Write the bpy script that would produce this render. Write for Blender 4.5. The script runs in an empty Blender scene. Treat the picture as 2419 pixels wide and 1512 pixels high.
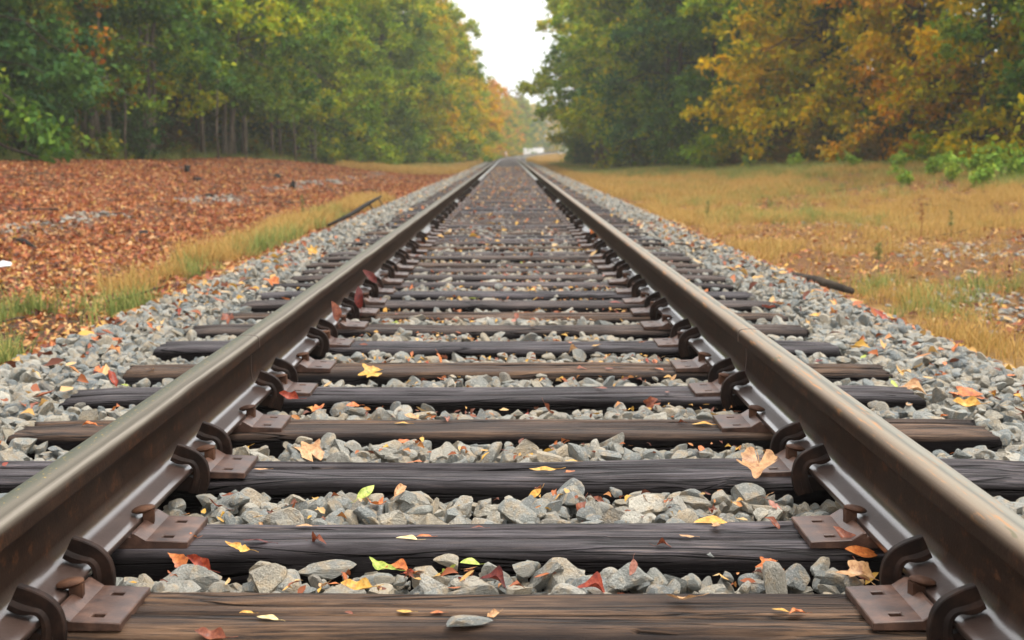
import bpy, bmesh, math, random
import numpy as np
from mathutils import Vector, Matrix, Euler

S = bpy.context.scene
C = S.collection
R = math.radians
rnd = random.Random(7)
rng = np.random.default_rng(11)

# ------------------------------------------------------------------ camera
CAM_X, CAM_Z = 0.0175, 0.724
PITCH = 6.74
cam = bpy.data.cameras.new('camera')
cam.lens = 50.0
cam.sensor_width = 36.0
cam.clip_start = 0.05
cam.clip_end = 2000
cam.dof.use_dof = True
cam.dof.focus_distance = 2.9
cam.dof.aperture_fstop = 7.5
camo = bpy.data.objects.new('camera', cam)
camo.location = (CAM_X, 0, CAM_Z)
camo.rotation_euler = (R(90 - PITCH), 0, R(-0.14))
C.objects.link(camo)
S.camera = camo

# ------------------------------------------------------------------ world, sun, exposure
SUN_EL, SUN_AZ = 68.0, 100.0            # azimuth from the track's direction, left negative
w = bpy.data.worlds.new('World')
S.world = w
w.use_nodes = True
nt = w.node_tree
nt.nodes.clear()
sky = nt.nodes.new('ShaderNodeTexSky')
sky.sky_type = 'NISHITA'
sky.sun_disc = False
sky.sun_elevation = R(SUN_EL)
sky.sun_rotation = R(SUN_AZ)
sky.air_density = 1.0
sky.dust_density = 6.0
sky.ozone_density = 1.0
hs = nt.nodes.new('ShaderNodeHueSaturation')
hs.inputs['Saturation'].default_value = 0.22
bg = nt.nodes.new('ShaderNodeBackground')
bg.inputs['Strength'].default_value = 0.15
wo = nt.nodes.new('ShaderNodeOutputWorld')
nt.links.new(sky.outputs[0], hs.inputs['Color'])
# overcast: an even white cloud deck over most of the clear-sky light
cl = nt.nodes.new('ShaderNodeMix'); cl.data_type = 'RGBA'
cl.inputs[0].default_value = 0.62
cl.inputs[7].default_value = (8.4, 8.5, 8.6, 1)
nt.links.new(hs.outputs[0], cl.inputs[6])
nt.links.new(cl.outputs[2], bg.inputs['Color'])
nt.links.new(bg.outputs[0], wo.inputs['Surface'])

sl = bpy.data.lights.new('sun', 'SUN')
sl.energy = 1.5
sl.angle = R(32)
sl.color = (1.0, 0.95, 0.87)
so = bpy.data.objects.new('sun', sl)
sd = Vector((math.sin(R(SUN_AZ)) * math.cos(R(SUN_EL)), math.cos(R(SUN_AZ)) * math.cos(R(SUN_EL)), math.sin(R(SUN_EL))))
so.rotation_euler = sd.to_track_quat('Z', 'Y').to_euler()
so.location = (0, 0, 30)
C.objects.link(so)

S.view_settings.view_transform = 'Standard'
S.view_settings.look = 'None'
S.view_settings.gamma = 1
S.view_settings.use_curve_mapping = False
S.view_settings.exposure = 0.95
S.render.engine = 'CYCLES'
S.cycles.use_denoising = True
S.cycles.max_bounces = 6
S.cycles.diffuse_bounces = 3
S.cycles.glossy_bounces = 3
S.cycles.transmission_bounces = 4
S.cycles.volume_bounces = 1
S.cycles.use_adaptive_sampling = True
S.cycles.adaptive_threshold = 0.015


# ------------------------------------------------------------------ small tools
def s2l(c):
    return tuple(((v / 255) / 12.92 if v / 255 <= 0.04045 else ((v / 255 + 0.055) / 1.055) ** 2.4) for v in c) + (1.0,)


def sstep(a, b, x):
    t = np.clip((x - a) / (b - a), 0, 1)
    return t * t * (3 - 2 * t)


def _h(ix, iy, s):
    n = (ix * 374761393 + iy * 668265263 + s * 1442695041).astype(np.int64)
    n = (n ^ (n >> 13)) * 1274126177
    n = n ^ (n >> 16)
    return (n & 0xFFFF) / 65535.0


def vnoise(x, y, s=0):
    x = np.asarray(x, float); y = np.asarray(y, float)
    ix = np.floor(x).astype(np.int64); iy = np.floor(y).astype(np.int64)
    fx = x - ix; fy = y - iy
    fx = fx * fx * (3 - 2 * fx); fy = fy * fy * (3 - 2 * fy)
    a = _h(ix, iy, s); b = _h(ix + 1, iy, s); c = _h(ix, iy + 1, s); d = _h(ix + 1, iy + 1, s)
    return (a * (1 - fx) + b * fx) * (1 - fy) + (c * (1 - fx) + d * fx) * fy


def fbm(x, y, s=0, o=4):
    v = 0; a = 0.5; t = 0
    for k in range(o):
        v = v + a * vnoise(np.asarray(x) * 2 ** k, np.asarray(y) * 2 ** k, s + k * 17); t += a; a *= 0.5
    return v / t


def tag(o, label=None, cat=None, group=None, kind=None):
    if label: o['label'] = label
    if cat: o['category'] = cat
    if group: o['group'] = group
    if kind: o['kind'] = kind
    return o


def mesh(name, V, F, mat=None, smooth=False):
    V = np.asarray(V, np.float32)
    me = bpy.data.meshes.new(name)
    if isinstance(F, np.ndarray):
        m, k = F.shape
        me.vertices.add(len(V)); me.vertices.foreach_set('co', V.ravel())
        me.loops.add(m * k); me.loops.foreach_set('vertex_index', F.astype(np.int32).ravel())
        me.polygons.add(m); me.polygons.foreach_set('loop_start', np.arange(0, m * k, k, dtype=np.int32))
        me.update(calc_edges=True)
    else:
        me.from_pydata([tuple(map(float, v)) for v in V], [], F)
    if mat: me.materials.append(mat)
    if smooth:
        me.polygons.foreach_set('use_smooth', np.ones(len(me.polygons), bool))
    me.update()
    return me


def put(name, me, parent=None, loc=(0, 0, 0), rot=(0, 0, 0), scale=(1, 1, 1)):
    o = bpy.data.objects.new(name, me)
    C.objects.link(o)
    o.location = loc; o.rotation_euler = rot; o.scale = scale
    if parent: o.parent = parent
    return o


def from_bm(name, bm, mat=None, smooth=False):
    me = bpy.data.meshes.new(name)
    bm.to_mesh(me); bm.free()
    if mat: me.materials.append(mat)
    if smooth:
        me.polygons.foreach_set('use_smooth', np.ones(len(me.polygons), bool))
    return me


def fattr(me, name, vals, domain='POINT'):
    a = me.attributes.new(name, 'FLOAT', domain)
    a.data.foreach_set('value', np.asarray(vals, np.float32))


def tube(P, rad, n=7, cap=True):
    """a tapered tube along the points P"""
    P = [Vector(p) for p in P]
    V = []; F = []
    up = Vector((0.13, 0.31, 0.94))
    for i, p in enumerate(P):
        t = (P[min(i + 1, len(P) - 1)] - P[max(i - 1, 0)]).normalized()
        if abs(t.dot(up)) > 0.93: a = t.cross(Vector((1, 0.2, 0))).normalized()
        else: a = t.cross(up).normalized()
        b = t.cross(a).normalized()
        for k in range(n):
            th = 2 * math.pi * k / n
            V.append(tuple(p + (a * math.cos(th) + b * math.sin(th)) * rad[i]))
    for i in range(len(P) - 1):
        for k in range(n):
            F.append((i * n + k, i * n + (k + 1) % n, (i + 1) * n + (k + 1) % n, (i + 1) * n + k))
    if cap:
        F.append(tuple(range(n))[::-1]); F.append(tuple((len(P) - 1) * n + k for k in range(n)))
    return V, F


def joinVF(parts):
    V = []; F = []
    for v, f in parts:
        o = len(V); V += list(v); F += [tuple(i + o for i in q) for q in f]
    return V, F


def cxy(y):
    c = np.maximum(0, np.asarray(y, float) - 109); return c * c / 4342


def ztr(y):
    c = np.maximum(0, np.asarray(y, float) - 150); return 1.9e-5 * c * c


def gz(x, y):
    """height of the ground"""
    x = np.asarray(x, float); y = np.asarray(y, float)
    u = x - cxy(y); a = np.abs(u)
    z = -0.115 - 0.225 * sstep(1.72, 2.6, a + 0.25 * (fbm(u * 0.9, y * 0.7, 5) - 0.5))
    A = 0.76 - 0.72 * sstep(56, 88, y)
    z = z + A * sstep(3.2, 10.8, -u)
    B = 0.62 - 0.45 * sstep(70, 100, y)
    z = z + B * sstep(3.2, 13.0, u)
    z = z + 0.26 * (fbm(x * 0.33, y * 0.26, 3) - 0.5) * sstep(2.6, 5.0, a)
    z = z + 0.05 * (fbm(x * 1.6, y * 1.6, 9) - 0.5) * sstep(2.3, 3.4, a)
    z = z + 0.10 * np.exp(-((u + 5.3) / 0.45) ** 2) * sstep(75, 45, y)
    return z + ztr(y)


FD, HD = 3358.0, 359.0           # focal length and horizon row of the photo at 2418 px width


def at(px, py, z=0.0):
    """the point of height z (above tie tops) that stands at a pixel of the photo"""
    h = CAM_Z - z
    depth = FD * h / (py - HD)
    return (CAM_X + (px - 1201) / FD * depth, (depth - 0.1165 * h) / 0.986, z)


# ------------------------------------------------------------------ materials
def newmat(name):
    m = bpy.data.materials.new(name); m.use_nodes = True
    t = m.node_tree; t.nodes.clear()
    out = t.nodes.new('ShaderNodeOutputMaterial')
    return m, t, out


def N(t, kind, **kw):
    n = t.nodes.new(kind)
    for k, v in kw.items():
        if k in n.inputs: n.inputs[k].default_value = v
        else: setattr(n, k, v)
    return n


def L(t, a, b): t.links.new(a, b)


def ramp(t, fac, stops, interp='LINEAR'):
    n = t.nodes.new('ShaderNodeValToRGB'); n.color_ramp.interpolation = interp
    e = n.color_ramp.elements
    while len(e) < len(stops): e.new(0.5)
    for i, (p, c) in enumerate(stops):
        e[i].position = p; e[i].color = c if len(c) == 4 else s2l(c)
    if fac is not None: L(t, fac, n.inputs[0])
    return n


def mixc(t, fac, a, b, mode='MIX'):
    n = t.nodes.new('ShaderNodeMix'); n.data_type = 'RGBA'; n.blend_type = mode
    for s, v in ((0, fac), (6, a), (7, b)):
        if hasattr(v, 'is_linked'): L(t, v, n.inputs[s])
        elif isinstance(v, (int, float)): n.inputs[s].default_value = v
        else: n.inputs[s].default_value = v if len(v) == 4 else s2l(v)
    return n.outputs[2]


def mth(t, op, a, b=0.0, c=0.0):
    n = t.nodes.new('ShaderNodeMath'); n.operation = op
    for i, v in enumerate((a, b, c)):
        if hasattr(v, 'is_linked'): L(t, v, n.inputs[i])
        else: n.inputs[i].default_value = v
    return n.outputs[0]


def noise(t, vec, scale, detail=4, rough=0.55, dist=0.0):
    n = N(t, 'ShaderNodeTexNoise', Scale=scale, Detail=detail, Roughness=rough, Distortion=dist)
    L(t, vec, n.inputs['Vector']); return n.outputs['Fac']


def mapping(t, vec, scale=(1, 1, 1), loc=None):
    n = t.nodes.new('ShaderNodeMapping'); n.inputs['Scale'].default_value = scale
    L(t, vec, n.inputs['Vector'])
    if loc is not None:
        L(t, loc, n.inputs['Location'])
    return n.outputs[0]


def principled(t, out, col, rough=0.6, spec=0.5, metal=0.0, bump=None, bstr=0.3, bdist=0.01, coat=0.0, crough=0.15):
    p = t.nodes.new('ShaderNodeBsdfPrincipled')
    for k, v in (('Base Color', col), ('Roughness', rough), ('Specular IOR Level', spec), ('Metallic', metal), ('Coat Weight', coat), ('Coat Roughness', crough)):
        if hasattr(v, 'is_linked'): L(t, v, p.inputs[k])
        elif isinstance(v, (int, float)): p.inputs[k].default_value = v
        else: p.inputs[k].default_value = v if len(v) == 4 else s2l(v)
    if bump is not None:
        b = N(t, 'ShaderNodeBump', Strength=bstr, Distance=bdist)
        L(t, bump, b.inputs['Height']); L(t, b.outputs[0], p.inputs['Normal'])
    L(t, p.outputs[0], out.inputs['Surface'])
    return p


def objco(t): return t.nodes.new('ShaderNodeTexCoord').outputs['Object']


def objrand(t): return t.nodes.new('ShaderNodeObjectInfo').outputs['Random']


def att(t, name):
    n = t.nodes.new('ShaderNodeAttribute'); n.attribute_name = name; return n.outputs['Fac']


def stone_mat():
    m, t, out = newmat('stone')
    co = objco(t); r = objrand(t)
    comb = t.nodes.new('ShaderNodeCombineXYZ')
    L(t, mth(t, 'MULTIPLY', r, 37.0), comb.inputs[0]); L(t, mth(t, 'MULTIPLY', r, 91.0), comb.inputs[1])
    lay = mapping(t, co, (0.5, 0.5, 3.2), comb.outputs[0])
    base = ramp(t, r, [(0.0, (112, 118, 118)), (0.16, (132, 137, 134)), (0.30, (156, 157, 148)), (0.40, (134, 140, 138)), (0.50, (168, 158, 138)),
                       (0.62, (184, 170, 146)), (0.72, (150, 150, 142)), (0.83, (180, 176, 164)), (0.93, (204, 196, 178)), (1.0, (112, 104, 92))]).outputs[0]
    st = noise(t, lay, 1.7, 6, 0.7, 0.6)
    c1 = mixc(t, ramp(t, st, [(0.35, (0, 0, 0)), (0.65, (255, 255, 255))]).outputs[0], base, mixc(t, 0.5, base, (92, 98, 100)))
    tan = noise(t, mapping(t, co, (1, 1, 1), comb.outputs[0]), 1.3, 3, 0.6)
    c2 = mixc(t, mth(t, 'MULTIPLY', ramp(t, tan, [(0.50, (0, 0, 0)), (0.70, (255, 255, 255))]).outputs[0], 0.6), c1, (184, 156, 116))
    sp = noise(t, mapping(t, co, (1, 1, 1.6), comb.outputs[0]), 9.0, 3, 0.7)
    c3 = mixc(t, ramp(t, sp, [(0.56, (0, 0, 0)), (0.7, (200, 200, 200))]).outputs[0], c2, (222, 216, 202))
    c4 = mixc(t, ramp(t, sp, [(0.30, (230, 230, 230)), (0.44, (0, 0, 0))]).outputs[0], c3, (56, 60, 60))
    c4 = mixc(t, 0.10, c4, (84, 84, 80))
    # rust dust and grit lie on the stones between the rails
    gx = t.nodes.new('ShaderNodeSeparateXYZ'); L(t, t.nodes.new('ShaderNodeNewGeometry').outputs['Position'], gx.inputs[0])
    du = ramp(t, mth(t, 'ABSOLUTE', gx.outputs[0]), [(0.60, (255, 255, 255)), (0.85, (0, 0, 0))]).outputs[0]
    c4 = mixc(t, mth(t, 'MULTIPLY', du, mth(t, 'MULTIPLY', tan, 0.15)), c4, (168, 140, 102))
    h = mth(t, 'ADD', mth(t, 'MULTIPLY', st, 0.7), mth(t, 'MULTIPLY', sp, 0.5))
    principled(t, out, c4, rough=0.62, spec=0.35, bump=h, bstr=0.55, bdist=0.12)
    return m


def wood_mat():
    m, t, out = newmat('tie_wood')
    co = objco(t); r = mth(t, 'DIVIDE', t.nodes.new('ShaderNodeObjectInfo').outputs['Object Index'], 1000.0)
    comb = t.nodes.new('ShaderNodeCombineXYZ')
    L(t, mth(t, 'MULTIPLY', r, 53.0), comb.inputs[0]); L(t, mth(t, 'MULTIPLY', r, 31.0), comb.inputs[1])
    g1 = noise(t, mapping(t, co, (3.2, 52, 52), comb.outputs[0]), 1.0, 8, 0.72, 0.35)
    g2 = noise(t, mapping(t, co, (9, 190, 190), comb.outputs[0]), 1.0, 4, 0.65)
    big = noise(t, mapping(t, co, (1.6, 6, 6), comb.outputs[0]), 1.0, 3, 0.5)
    a = ramp(t, r, [(0.0, (40, 29, 23)), (0.3, (33, 28, 29)), (0.6, (46, 32, 23)), (1.0, (34, 27, 26))]).outputs[0]
    lightc = ramp(t, r, [(0.0, (104, 84, 70)), (0.35, (98, 92, 96)), (0.65, (116, 86, 60)), (1.0, (88, 78, 76))]).outputs[0]
    c = mixc(t, ramp(t, g1, [(0.35, (0, 0, 0)), (0.68, (255, 255, 255))]).outputs[0], a, lightc)
    c = mixc(t, ramp(t, g2, [(0.34, (245, 245, 245)), (0.50, (0, 0, 0))]).outputs[0], c, (24, 18, 16))
    c = mixc(t, ramp(t, g2, [(0.56, (0, 0, 0)), (0.70, (170, 170, 170))]).outputs[0], c, mixc(t, 0.5, lightc, (176, 150, 128)))
    c = mixc(t, ramp(t, big, [(0.38, (235, 235, 235)), (0.56, (0, 0, 0))]).outputs[0], c, mixc(t, 0.65, c, (34, 29, 30)))
    # fine drying cracks along the grain
    ck = noise(t, mapping(t, co, (0.9, 15, 15), comb.outputs[0]), 1.0, 3, 0.55, 0.5)
    ckm = ramp(t, mth(t, 'ABSOLUTE', mth(t, 'SUBTRACT', ck, 0.5)), [(0.0, (255, 255, 255)), (0.024, (0, 0, 0))]).outputs[0]
    c = mixc(t, mth(t, 'MULTIPLY', ckm, 0.85), c, (20, 16, 15))
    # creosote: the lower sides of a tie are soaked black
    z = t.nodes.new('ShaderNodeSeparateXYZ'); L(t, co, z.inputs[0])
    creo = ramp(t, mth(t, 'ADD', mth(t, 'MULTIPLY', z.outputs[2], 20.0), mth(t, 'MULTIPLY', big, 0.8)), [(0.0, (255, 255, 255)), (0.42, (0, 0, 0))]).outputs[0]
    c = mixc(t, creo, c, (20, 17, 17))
    h = mth(t, 'SUBTRACT', mth(t, 'ADD', mth(t, 'MULTIPLY', g1, 0.8), mth(t, 'MULTIPLY', g2, 0.5)), mth(t, 'MULTIPLY', ckm, 1.8))
    rough = mth(t, 'ADD', 0.42, mth(t, 'MULTIPLY', g2, 0.35))
    principled(t, out, c, rough=rough, spec=mth(t, 'SUBTRACT', 0.16, mth(t, 'MULTIPLY', creo, 0.13)), coat=mth(t, 'SUBTRACT', 0.06, mth(t, 'MULTIPLY', creo, 0.06)), crough=0.36, bump=h, bstr=0.9, bdist=0.008)
    return m


def rail_mat(name, rust):
    m, t, out = newmat(name)
    co = objco(t)
    zz = att(t, 'zz'); xx = att(t, 'xx')
    lon = noise(t, mapping(t, co, (60, 1.3, 60)), 1.0, 5, 0.6)
    fine = noise(t, co, 160.0, 4, 0.7)
    blot = noise(t, mapping(t, co, (8, 8, 8)), 1.0, 4, 0.6)
    body = ramp(t, mth(t, 'ADD', mth(t, 'MULTIPLY', lon, 0.45), mth(t, 'MULTIPLY', blot, 0.55)), [(0.3, (30, 20, 14)), (0.55, (42, 29, 22)), (0.75, (62, 43, 31))]).outputs[0]
    foot = ramp(t, mth(t, 'ADD', mth(t, 'MULTIPLY', fine, 0.4), mth(t, 'MULTIPLY', blot, 0.6)), [(0.3, (50, 37, 32)), (0.7, (80, 64, 57))]).outputs[0]
    rs = noise(t, mapping(t, co, (30, 22, 30)), 1.0, 6, 0.75)
    body = mixc(t, ramp(t, rs, [(0.56, (0, 0, 0)), (0.66, (170, 170, 170))]).outputs[0], body, (98, 60, 36))
    body = mixc(t, ramp(t, rs, [(0.34, (220, 220, 220)), (0.44, (0, 0, 0))]).outputs[0], body, (18, 12, 9))
    c = mixc(t, ramp(t, zz, [(0.022, (255, 255, 255)), (0.04, (0, 0, 0))]).outputs[0], body, foot)
    # running surface
    across = mth(t, 'ADD', mth(t, 'MULTIPLY', xx, 14.0), 0.5)
    if rust:
        top = ramp(t, mth(t, 'ADD', across, mth(t, 'MULTIPLY', mth(t, 'SUBTRACT', lon, 0.5), 0.35)),
                   [(0.0, (110, 106, 97)), (0.3, (128, 124, 113)), (0.46, (98, 96, 88)), (0.6, (132, 122, 107)), (0.8, (120, 105, 88)), (1.0, (84, 69, 56))]).outputs[0]
        sp = noise(t, mapping(t, co, (110, 6, 1)), 1.0, 5, 0.65)
        top = mixc(t, ramp(t, sp, [(0.56, (0, 0, 0)), (0.68, (225, 225, 225))]).outputs[0], top, (172, 118, 66))
        pit = noise(t, mapping(t, co, (40, 9, 1)), 1.0, 2, 0.5)
        top = mixc(t, ramp(t, pit, [(0.68, (0, 0, 0)), (0.71, (230, 230, 230))]).outputs[0], top, (92, 88, 66))
    else:
        top = ramp(t, mth(t, 'ADD', across, mth(t, 'MULTIPLY', mth(t, 'SUBTRACT', lon, 0.5), 0.3)),
                   [(0.0, (84, 79, 68)), (0.22, (68, 70, 57)), (0.45, (80, 78, 66)), (0.62, (96, 89, 77)), (0.78, (74, 67, 56)), (0.88, (122, 114, 102)), (1.0, (58, 48, 39))]).outputs[0]
        sp = noise(t, mapping(t, co, (170, 75, 1)), 1.0, 3, 0.6)
        band = ramp(t, across, [(0.12, (0, 0, 0)), (0.3, (255, 255, 255)), (0.5, (255, 255, 255)), (0.66, (0, 0, 0))]).outputs[0]
        top = mixc(t, mth(t, 'MULTIPLY', band, ramp(t, sp, [(0.62, (0, 0, 0)), (0.7, (230, 230, 230))]).outputs[0]), top, (178, 150, 66))
    tm = ramp(t, zz, [(0.150, (0, 0, 0)), (0.160, (255, 255, 255))]).outputs[0]
    c = mixc(t, tm, c, top)
    footm = ramp(t, zz, [(0.030, (255, 255, 255)), (0.05, (0, 0, 0))]).outputs[0]
    rough = mth(t, 'ADD', mth(t, 'ADD', mth(t, 'ADD', mth(t, 'MULTIPLY', footm, -0.2), mth(t, 'MULTIPLY', tm, 0.06)), 0.44), mth(t, 'MULTIPLY', fine, 0.14))
    principled(t, out, c, rough=rough, spec=mth(t, 'ADD', mth(t, 'ADD', 0.06, mth(t, 'MULTIPLY', footm, 0.36)), mth(t, 'MULTIPLY', tm, 0.12)), metal=0.0, bump=mth(t, 'ADD', mth(t, 'MULTIPLY', fine, 0.6), blot), bstr=0.34, bdist=0.002, coat=mth(t, 'MULTIPLY', footm, 0.85), crough=0.2)
    return m


def rust_mat(name, cols, rough=0.5, coat=0.0, spec=0.4):
    m, t, out = newmat(name)
    co = objco(t); r = objrand(t)
    comb = t.nodes.new('ShaderNodeCombineXYZ'); L(t, mth(t, 'MULTIPLY', r, 23.0), comb.inputs[0])
    b = noise(t, mapping(t, co, (1, 1, 1), comb.outputs[0]), 22.0, 5, 0.65)
    f = noise(t, mapping(t, co, (1, 1, 1), comb.outputs[0]), 190.0, 3, 0.7)
    c = ramp(t, b, [(0.3, cols[0]), (0.5, cols[1]), (0.72, cols[2])]).outputs[0]
    c = mixc(t, ramp(t, f, [(0.3, (120, 120, 120)), (0.5, (0, 0, 0))]).outputs[0], c, cols[0])
    principled(t, out, c, rough=mth(t, 'ADD', rough - 0.1, mth(t, 'MULTIPLY', b, 0.25)), spec=spec, bump=mth(t, 'ADD', b, mth(t, 'MULTIPLY', f, 0.5)), bstr=0.3, bdist=0.003, coat=coat, crough=0.22)
    return m


def leaf_shader(t, out, col, transl=0.3, rough=0.5, spec=0.3):
    p = t.nodes.new('ShaderNodeBsdfPrincipled')
    L(t, col, p.inputs['Base Color'])
    p.inputs['Roughness'].default_value = rough; p.inputs['Specular IOR Level'].default_value = spec
    tr = t.nodes.new('ShaderNodeBsdfTranslucent'); L(t, col, tr.inputs['Color'])
    mx = t.nodes.new('ShaderNodeMixShader'); mx.inputs[0].default_value = transl
    L(t, p.outputs[0], mx.inputs[1]); L(t, tr.outputs[0], mx.inputs[2]); L(t, mx.outputs[0], out.inputs['Surface'])


def foliage_mat(name, stops, sat=1.06, val=1.05):
    m, t, out = newmat(name)
    f = mth(t, 'ADD', mth(t, 'ADD', mth(t, 'MULTIPLY', att(t, 'clump'), 0.42), mth(t, 'MULTIPLY', att(t, 'tint'), 0.42)), mth(t, 'MULTIPLY', objrand(t), 0.16))
    c = ramp(t, f, stops).outputs[0]
    hsv = t.nodes.new('ShaderNodeHueSaturation'); hsv.inputs['Saturation'].default_value = sat; hsv.inputs['Value'].default_value = val
    L(t, c, hsv.inputs['Color'])
    leaf_shader(t, out, hsv.outputs[0], 0.34, 0.6, 0.12)
    return m


def fallen_mat(name, cols, veins=True):
    """one fallen leaf's colour, blotched"""
    m, t, out = newmat(name)
    co = objco(t); r = objrand(t)
    comb = t.nodes.new('ShaderNodeCombineXYZ'); L(t, mth(t, 'MULTIPLY', r, 19.0), comb.inputs[0])
    n = noise(t, mapping(t, co, (1, 1, 1), comb.outputs[0]), 5.0, 5, 0.7)
    c = ramp(t, n, [(0.36, cols[0]), (0.5, cols[1]), (0.66, cols[2])]).outputs[0]
    n2 = noise(t, mapping(t, co, (1, 1, 1), comb.outputs[0]), 9.0, 3, 0.6)
    c = mixc(t, ramp(t, n2, [(0.56, (0, 0, 0)), (0.70, (190, 190, 190))]).outputs[0], c, (84, 46, 28))
    leaf_shader(t, out, c, 0.2, 0.42, 0.4)
    return m


def litter_mat(name, stops):
    m, t, out = newmat(name)
    c = ramp(t, objrand(t), stops, 'CONSTANT').outputs[0]
    n = noise(t, objco(t), 40.0, 2, 0.5)
    c = mixc(t, mth(t, 'MULTIPLY', n, 0.35), c, (104, 58, 34))
    leaf_shader(t, out, c, 0.15, 0.5, 0.3)
    return m


def bark_mat(name, a, b):
    m, t, out = newmat(name)
    co = objco(t)
    n = noise(t, mapping(t, co, (9, 9, 1.6)), 1.0, 5, 0.65)
    c = ramp(t, n, [(0.3, a), (0.7, b)]).outputs[0]
    principled(t, out, c, rough=0.8, spec=0.2, bump=n, bstr=0.6, bdist=0.03)
    return m


def ground_mat():
    m, t, out = newmat('ground')
    co = objco(t)
    nb = noise(t, co, 1.1, 4, 0.6); nf = noise(t, co, 14.0, 5, 0.7); nx = noise(t, co, 55.0, 4, 0.75)
    litter = ramp(t, mth(t, 'ADD', mth(t, 'MULTIPLY', nf, 0.5), mth(t, 'MULTIPLY', nx, 0.5)),
                  [(0.36, (36, 25, 18)), (0.48, (82, 52, 32)), (0.58, (122, 78, 44)), (0.72, (166, 118, 68))]).outputs[0]
    dry = ramp(t, mth(t, 'ADD', mth(t, 'MULTIPLY', nf, 0.45), mth(t, 'MULTIPLY', nx, 0.55)),
               [(0.3, (80, 62, 36)), (0.5, (140, 108, 56)), (0.7, (184, 146, 80))]).outputs[0]
    vor = N(t, 'ShaderNodeTexVoronoi', Scale=22.0); L(t, co, vor.inputs['Vector'])
    sc = t.nodes.new('ShaderNodeSeparateColor'); L(t, vor.outputs['Color'], sc.inputs[0])
    grav = ramp(t, sc.outputs[0], [(0.0, (70, 74, 74)), (0.5, (118, 122, 120)), (0.8, (150, 146, 134)), (1.0, (170, 164, 150))]).outputs[0]
    grav = mixc(t, ramp(t, vor.outputs['Distance'], [(0.3, (0, 0, 0)), (0.7, (220, 220, 220))]).outputs[0], grav, (48, 46, 44))
    wood = ramp(t, nf, [(0.3, (40, 30, 22)), (0.7, (84, 58, 38))]).outputs[0]
    c = mixc(t, att(t, 'litter'), dry, litter)
    c = mixc(t, att(t, 'wood'), c, wood)
    c = mixc(t, att(t, 'grav'), c, grav)
    principled(t, out, c, rough=0.85, spec=0.2, bump=mth(t, 'ADD', nf, nx), bstr=0.7, bdist=0.03)
    return m


M = {}
M['stone'] = stone_mat()
M['wood'] = wood_mat()
M['rail_l'] = rail_mat('rail_steel_mossy', False)
M['rail_r'] = rail_mat('rail_steel_rusty', True)
M['plate'] = rust_mat('plate_steel', ((40, 26, 21), (72, 50, 40), (104, 75, 60)), 0.42, 0.22, 0.3)
M['anchor'] = rust_mat('anchor_steel', ((20, 13, 11), (34, 23, 18), (56, 38, 29)), 0.55, 0.0, 0.12)
M['spike'] = rust_mat('spike_steel', ((42, 27, 20), (68, 45, 33), (98, 67, 48)), 0.6, 0.0, 0.15)
M['weld'] = rust_mat('weld_steel', ((58, 42, 36), (76, 58, 48), (92, 72, 60)), 0.5)
M['bark_grey'] = bark_mat('bark_grey', (62, 54, 46), (134, 122, 104))
M['bark_dark'] = bark_mat('bark_dark', (34, 28, 24), (78, 66, 54))
M['char'] = bark_mat('charred_wood', (14, 12, 12), (42, 36, 32))
M['white'] = rust_mat('white_paint', ((196, 196, 194), (216, 216, 214), (226, 226, 224)), 0.6)
M['ground'] = ground_mat()
M['f_green'] = foliage_mat('foliage_green', [(0.1, (44, 74, 34)), (0.4, (72, 104, 40)), (0.65, (106, 130, 44)), (0.85, (146, 148, 50)), (1.0, (178, 132, 50))])
M['f_dark'] = foliage_mat('foliage_deep_green', [(0.1, (32, 62, 38)), (0.45, (54, 90, 46)), (0.75, (84, 114, 50)), (1.0, (130, 134, 58))])
M['f_lime'] = foliage_mat('foliage_yellow_green', [(0.1, (70, 106, 36)), (0.4, (114, 140, 40)), (0.65, (160, 164, 46)), (0.88, (204, 174, 48)), (1.0, (204, 138, 44))])
M['f_gold'] = foliage_mat('foliage_golden', [(0.1, (100, 122, 42)), (0.35, (164, 156, 44)), (0.6, (214, 176, 46)), (0.85, (218, 166, 54)), (1.0, (206, 136, 48))])
M['f_orange'] = foliage_mat('foliage_orange', [(0.1, (104, 110, 44)), (0.35, (180, 144, 54)), (0.6, (212, 146, 56)), (0.85, (208, 122, 48)), (1.0, (176, 84, 40))])
M['f_rust'] = foliage_mat('foliage_rusty_green', [(0.1, (50, 78, 36)), (0.4, (88, 108, 42)), (0.66, (136, 126, 46)), (0.84, (184, 108, 44)), (1.0, (170, 66, 34))])
M['f_brush'] = foliage_mat('foliage_brush', [(0.1, (52, 58, 34)), (0.4, (92, 88, 46)), (0.7, (134, 98, 56)), (1.0, (140, 84, 52))])
M['f_weed'] = foliage_mat('foliage_weed', [(0.1, (100, 132, 58)), (0.5, (136, 164, 70)), (1.0, (180, 188, 86))])
M['g_dry'] = foliage_mat('grass_dry', [(0.1, (112, 88, 48)), (0.4, (166, 130, 66)), (0.62, (190, 150, 82)), (0.78, (158, 142, 74)), (1.0, (112, 124, 60))], 0.97, 1.08)
M['g_green'] = foliage_mat('grass_green', [(0.1, (78, 98, 48)), (0.5, (122, 134, 66)), (1.0, (180, 160, 88))], 0.97, 1.05)
M['litter'] = litter_mat('leaf_litter', [(0.0, (146, 78, 44)), (0.14, (174, 102, 56)), (0.3, (84, 48, 30)), (0.42, (198, 136, 78)), (0.54, (150, 74, 42)),
                                         (0.64, (206, 162, 112)), (0.72, (84, 52, 40)), (0.82, (180, 112, 64)), (0.91, (206, 166, 84)), (0.95, (146, 62, 38))])
M['litter_y'] = litter_mat('leaf_litter_yellow', [(0.0, (180, 120, 64)), (0.18, (204, 160, 92)), (0.34, (144, 78, 44)), (0.5, (206, 170, 116)), (0.62, (170, 96, 50)), (0.76, (98, 54, 38)), (0.9, (204, 158, 66))])
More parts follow.
